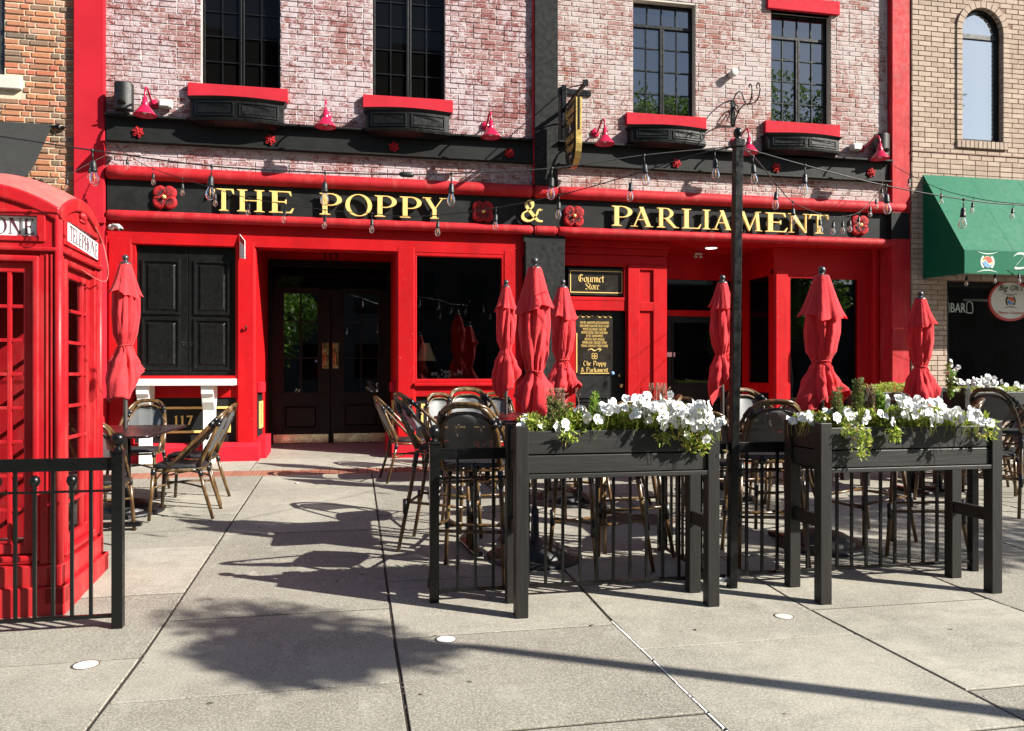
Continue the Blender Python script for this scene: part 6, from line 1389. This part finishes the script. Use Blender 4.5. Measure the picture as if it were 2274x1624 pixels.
    g_=MB(); g_.poly([(s0+.002,za+.002),(s1-.002,za+.002),(s1-.002,zb_-.002),(s0+.002,zb_-.002)],0,.01,sf); go=g_.obj('sign_glass','opal',fa,fix=True)
    if nm in('front','right'):
        ws=[.72,.68,.66,.68,.66,.86,.88,.94,.68]; tot=sum(ws)+.09*8; k=(s1-s0-.04)/tot; x=s0+.02; xh=.088
        for ch,w in zip('TELEPHONE',ws):
            letter(ch,lambda X,Y,Z,x=x,w=w:sf(x+X*w*k,Y*.2-.0025,za+.013+Z*xh),.003,'purple',go,'letter'); x+=(w+.09)*k
    kb=MB(); kbox(kb,fn,s0,s1,-.04,-.035,za,zb_); kb.obj('sign_backing','white' ,fa,fix=True)
    # arched cornice moulding
    cr=MB(); N=20; o=[(-.012+(KW+.024)*k/N, zr+.02+rise*(1-((k/N-.5)/.5)**2)+.03) for k in range(N+1)]; i_=[(-.0+KW*k/N, zr-.03+rise*(1-((k/N-.5)/.5)**2)) for k in range(N+1)]
    cr.ring(o,i_,-.022,.0,False,lambda x,y,z,fn=fn:fn(x,-y,z)); cr.obj('cornice','red_kbox',fa,.012,fix=True)
    # lower cornice rail over the door
    lr=MB(); kbox(lr,fn,.0,KW,-.0,.022,2.075,2.10); lr.obj('rail_moulding','red_kbox',fa,.008,fix=True)
    # crown relief
    cw=MB(); cx_=KW/2; 
    for k in range(5): a=math.pi*(.12+.76*k/4); cw.tube([fn(cx_+.042*math.cos(a),.010,zb_+.062),fn(cx_+.058*math.cos(a),.018,zb_+.085),fn(cx_+.020*math.cos(a),.012,zb_+.112)],[.005,.008,.005],6)
    cw.tube([fn(cx_-.045,.010,zb_+.052),fn(cx_+.045,.010,zb_+.052)],.010,6); cw.tube([fn(cx_,.010,zb_+.112),fn(cx_,.010,zb_+.128)],.008,6)
    cw.obj('crown_emblem','red_kbox',fa)
    pl_=MB(); kbox(pl_,fn,-.02,KW+.02,-.06,.02,.14,.28)
    if nm=='right':
        kbox(pl_,fn,-.045,.03,-.06,.045,.06,.16); kbox(pl_,fn,.10,KW+.045,-.06,.045,-.02,.16); 
        pl_.poly([(.03,.16),(.03,.06)]+[(.065+.035*math.cos(math.pi-math.pi*q/6),.06+.04*math.sin(math.pi-math.pi*q/6)) for q in range(1,6)]+[(.10,.06),(.10,.16)],-.045,.0,lambda x,y,z,fn=fn:fn(x,-y,z))
    else: kbox(pl_,fn,-.045,KW+.045,-.06,.045,-.02,.16)
    pl_.obj('plinth','red_kbox',K,.01,fix=True)
# rounded corner shafts
for cx_,cy_ in ((0,0),(-KW,0),(0,KW),(-KW,KW)): MB().tube([(cx_+(.0 if cx_==0 else 0),cy_,.28),(cx_,cy_,2.26)],.022,12).obj('corner_shaft','red_kbox',K)
# dome
mb=MB(); n=20; e=.008
for i in range(n+1):
    for j in range(n+1):
        x=-1-0+2*i/n; y=-1+2*j/n; z=zr+.045+rise*((1-x*x)+(1-y*y)); mb.v.append((-KW/2+x*(KW/2+e),KW/2+y*(KW/2+e),z))
for i in range(n):
    for j in range(n): a=i*(n+1)+j; mb.f.append((a,a+n+1,a+n+2,a+1)); mb.t.append(.5); mb.sm.append(True)
mb.obj('roof','red_roof',K)
MB().box(-KW+.05,-.05,.05,KW-.05,2.25,2.27).obj('ceiling','red_kbox',K)
MB().box(-KW+.05,-.05,.05,KW-.05,.05,.09).obj('floor','rubber',K)
MB().box(-KW+.08,-.10,KW-.075,KW-.062,.3,2.03).obj('back_panel','red_kbox',K)
cb=thing('dangling_cable','thin red cable looping from the kiosk roof to its slipped sign','cable'); MB().tube(smoothpts([A(212,505,5.2),A(228,540,5.3),A(239,590,5.3),A(238,620,5.3),A(225,625,5.25),A(200,612,5.05),A(180,598,4.95),A(165,585,4.85)],6),.004,6).obj('cable','red_roof',cb)
# ================= trees =================
def tree(label,x,y,H,cr,cz,seed,n=5000,trunk=.14,leaf=(.07,.13),blobs=12,sq=.8,off=(0,0)):
    r=random.Random(seed); t=thing('street_tree',label,'tree',(x,y,0)); mb=MB(); 
    br=MB(); br.tube(smoothpts([(0,0,-.1),(r.gauss(0,.05),r.gauss(0,.05),cz*.4),(r.gauss(0,.08),r.gauss(0,.08),cz*.85)],5),[trunk*(1-.05*k) for k in range(11)],10)
    cs=[]
    for k in range(blobs):
        a=r.uniform(0,6.28); rr=cr*r.random()**.5*.75; c=Vector((off[0]+rr*math.cos(a),off[1]+rr*math.sin(a),cz+cr*sq*r.uniform(-.7,.9))); cs.append((c,cr*r.uniform(.28,.5)))
        br.tube(smoothpts([(0,0,cz*(.5 if H>6 else .86)),(c.x*.4,c.y*.4,cz*(.75 if H>6 else .93)),tuple(c)],4),[trunk*.35*(1-k_*.1) for k_ in range(9)],6)
    for c,rad in cs:
        for i in range(n//blobs):
            v=Vector((r.gauss(0,1),r.gauss(0,1),r.gauss(0,.8))); v=v.normalized()*rad*r.random()**.35
            leafmesh(mb,c+v,Vector((r.gauss(0,1),r.gauss(0,1),r.gauss(-.3,.8))),r.uniform(*leaf),r.uniform(leaf[0]*.28,leaf[1]*.3),r)
    br.obj('trunk','bark',t); mb.obj('crown','leaf_tree',t,kind='stuff'); return t
tree('slender young street tree outside the frame to the right, shading the pavement',5.9,.84,5.2,.72,4.7,4,3300,.095,(.05,.11),9,.42,(.0,-.38))
tree('broad green street tree behind the camera to the left',-3.9,-4.6,7,2.7,3.9,5,16000,.2,(.12,.22),22)
tree('green street tree behind the camera, next to the corner',-8.5,-5.5,9,3.0,5.5,6,7000,.2,(.12,.22),14)
tree('tall street tree across the road to the right',14,-13,15,4.6,10.5,7,20000,.3,(.16,.3),16)
tree('tall street tree across the road, far right',22.5,-13,17,5.0,12.2,8,22000,.3,(.16,.3),16)

# buildings across the road (seen only as reflections)
for (x0,x1,h,y,lb) in [(-26,-9,15,-17,'tall dark building across the road, left'),(-8.7,8,17.5,-17.5,'tall dark building across the road, opposite the pub'),(8.3,70,7.5,-26,'long low dark building across the road, right')]:
    t=thing('far_building',lb,'building'); MB().box(x0,x1,y-10,y,-.1,h).obj('wall','farwall',t)
    nx=int((x1-x0)/2.6)
    for i in range(nx):
        for k in range(int(h/3.4)): 
            a=x0+.9+i*(x1-x0-1)/nx; MB().box(a,a+1.2,y,y+.04,1.2+k*3.4,3.0+k*3.4).obj('window','glass_black',t)

tree('low broad street tree across the road, between the two tall ones',19,-10,7,3.0,4.2,10,7000,.2,(.14,.26),14)

wf_=thing('window_flowers','small pot of white flowers inside the pub window beside the table lamp','flowers'); mb=MB(); c0=A(990,846,11.1)
for k in range(260):
    x=c0.x+rl.uniform(-.22,.22); leafmesh(mb,Vector((x,c0.y+rl.gauss(0,.04),1.33+rl.random()*.10)),Vector((rl.gauss(0,1),rl.gauss(0,1),rl.gauss(.6,.6))),rl.uniform(.02,.04),.009,rl)
mb.obj('leaves','leaf_shrub',wf_,kind='stuff')
for k in range(22): o=place('flower',rl.choice(FM),wf_,loc=(c0.x+rl.uniform(-.22,.22),c0.y-.04+rl.gauss(0,.03),1.37+rl.random()*.09)); o.rotation_euler=(rl.gauss(0,.4),0,rl.gauss(.3,.5))
MB().box(c0.x-.24,c0.x+.24,c0.y-.05,c0.y+.06,1.29,1.34).obj('trough','black',wf_)

tree('spreading young street tree outside the frame to the right, shading the patio',11.2,2.0,6.2,1.35,5.0,14,3600,.08,(.07,.13),12,.5)
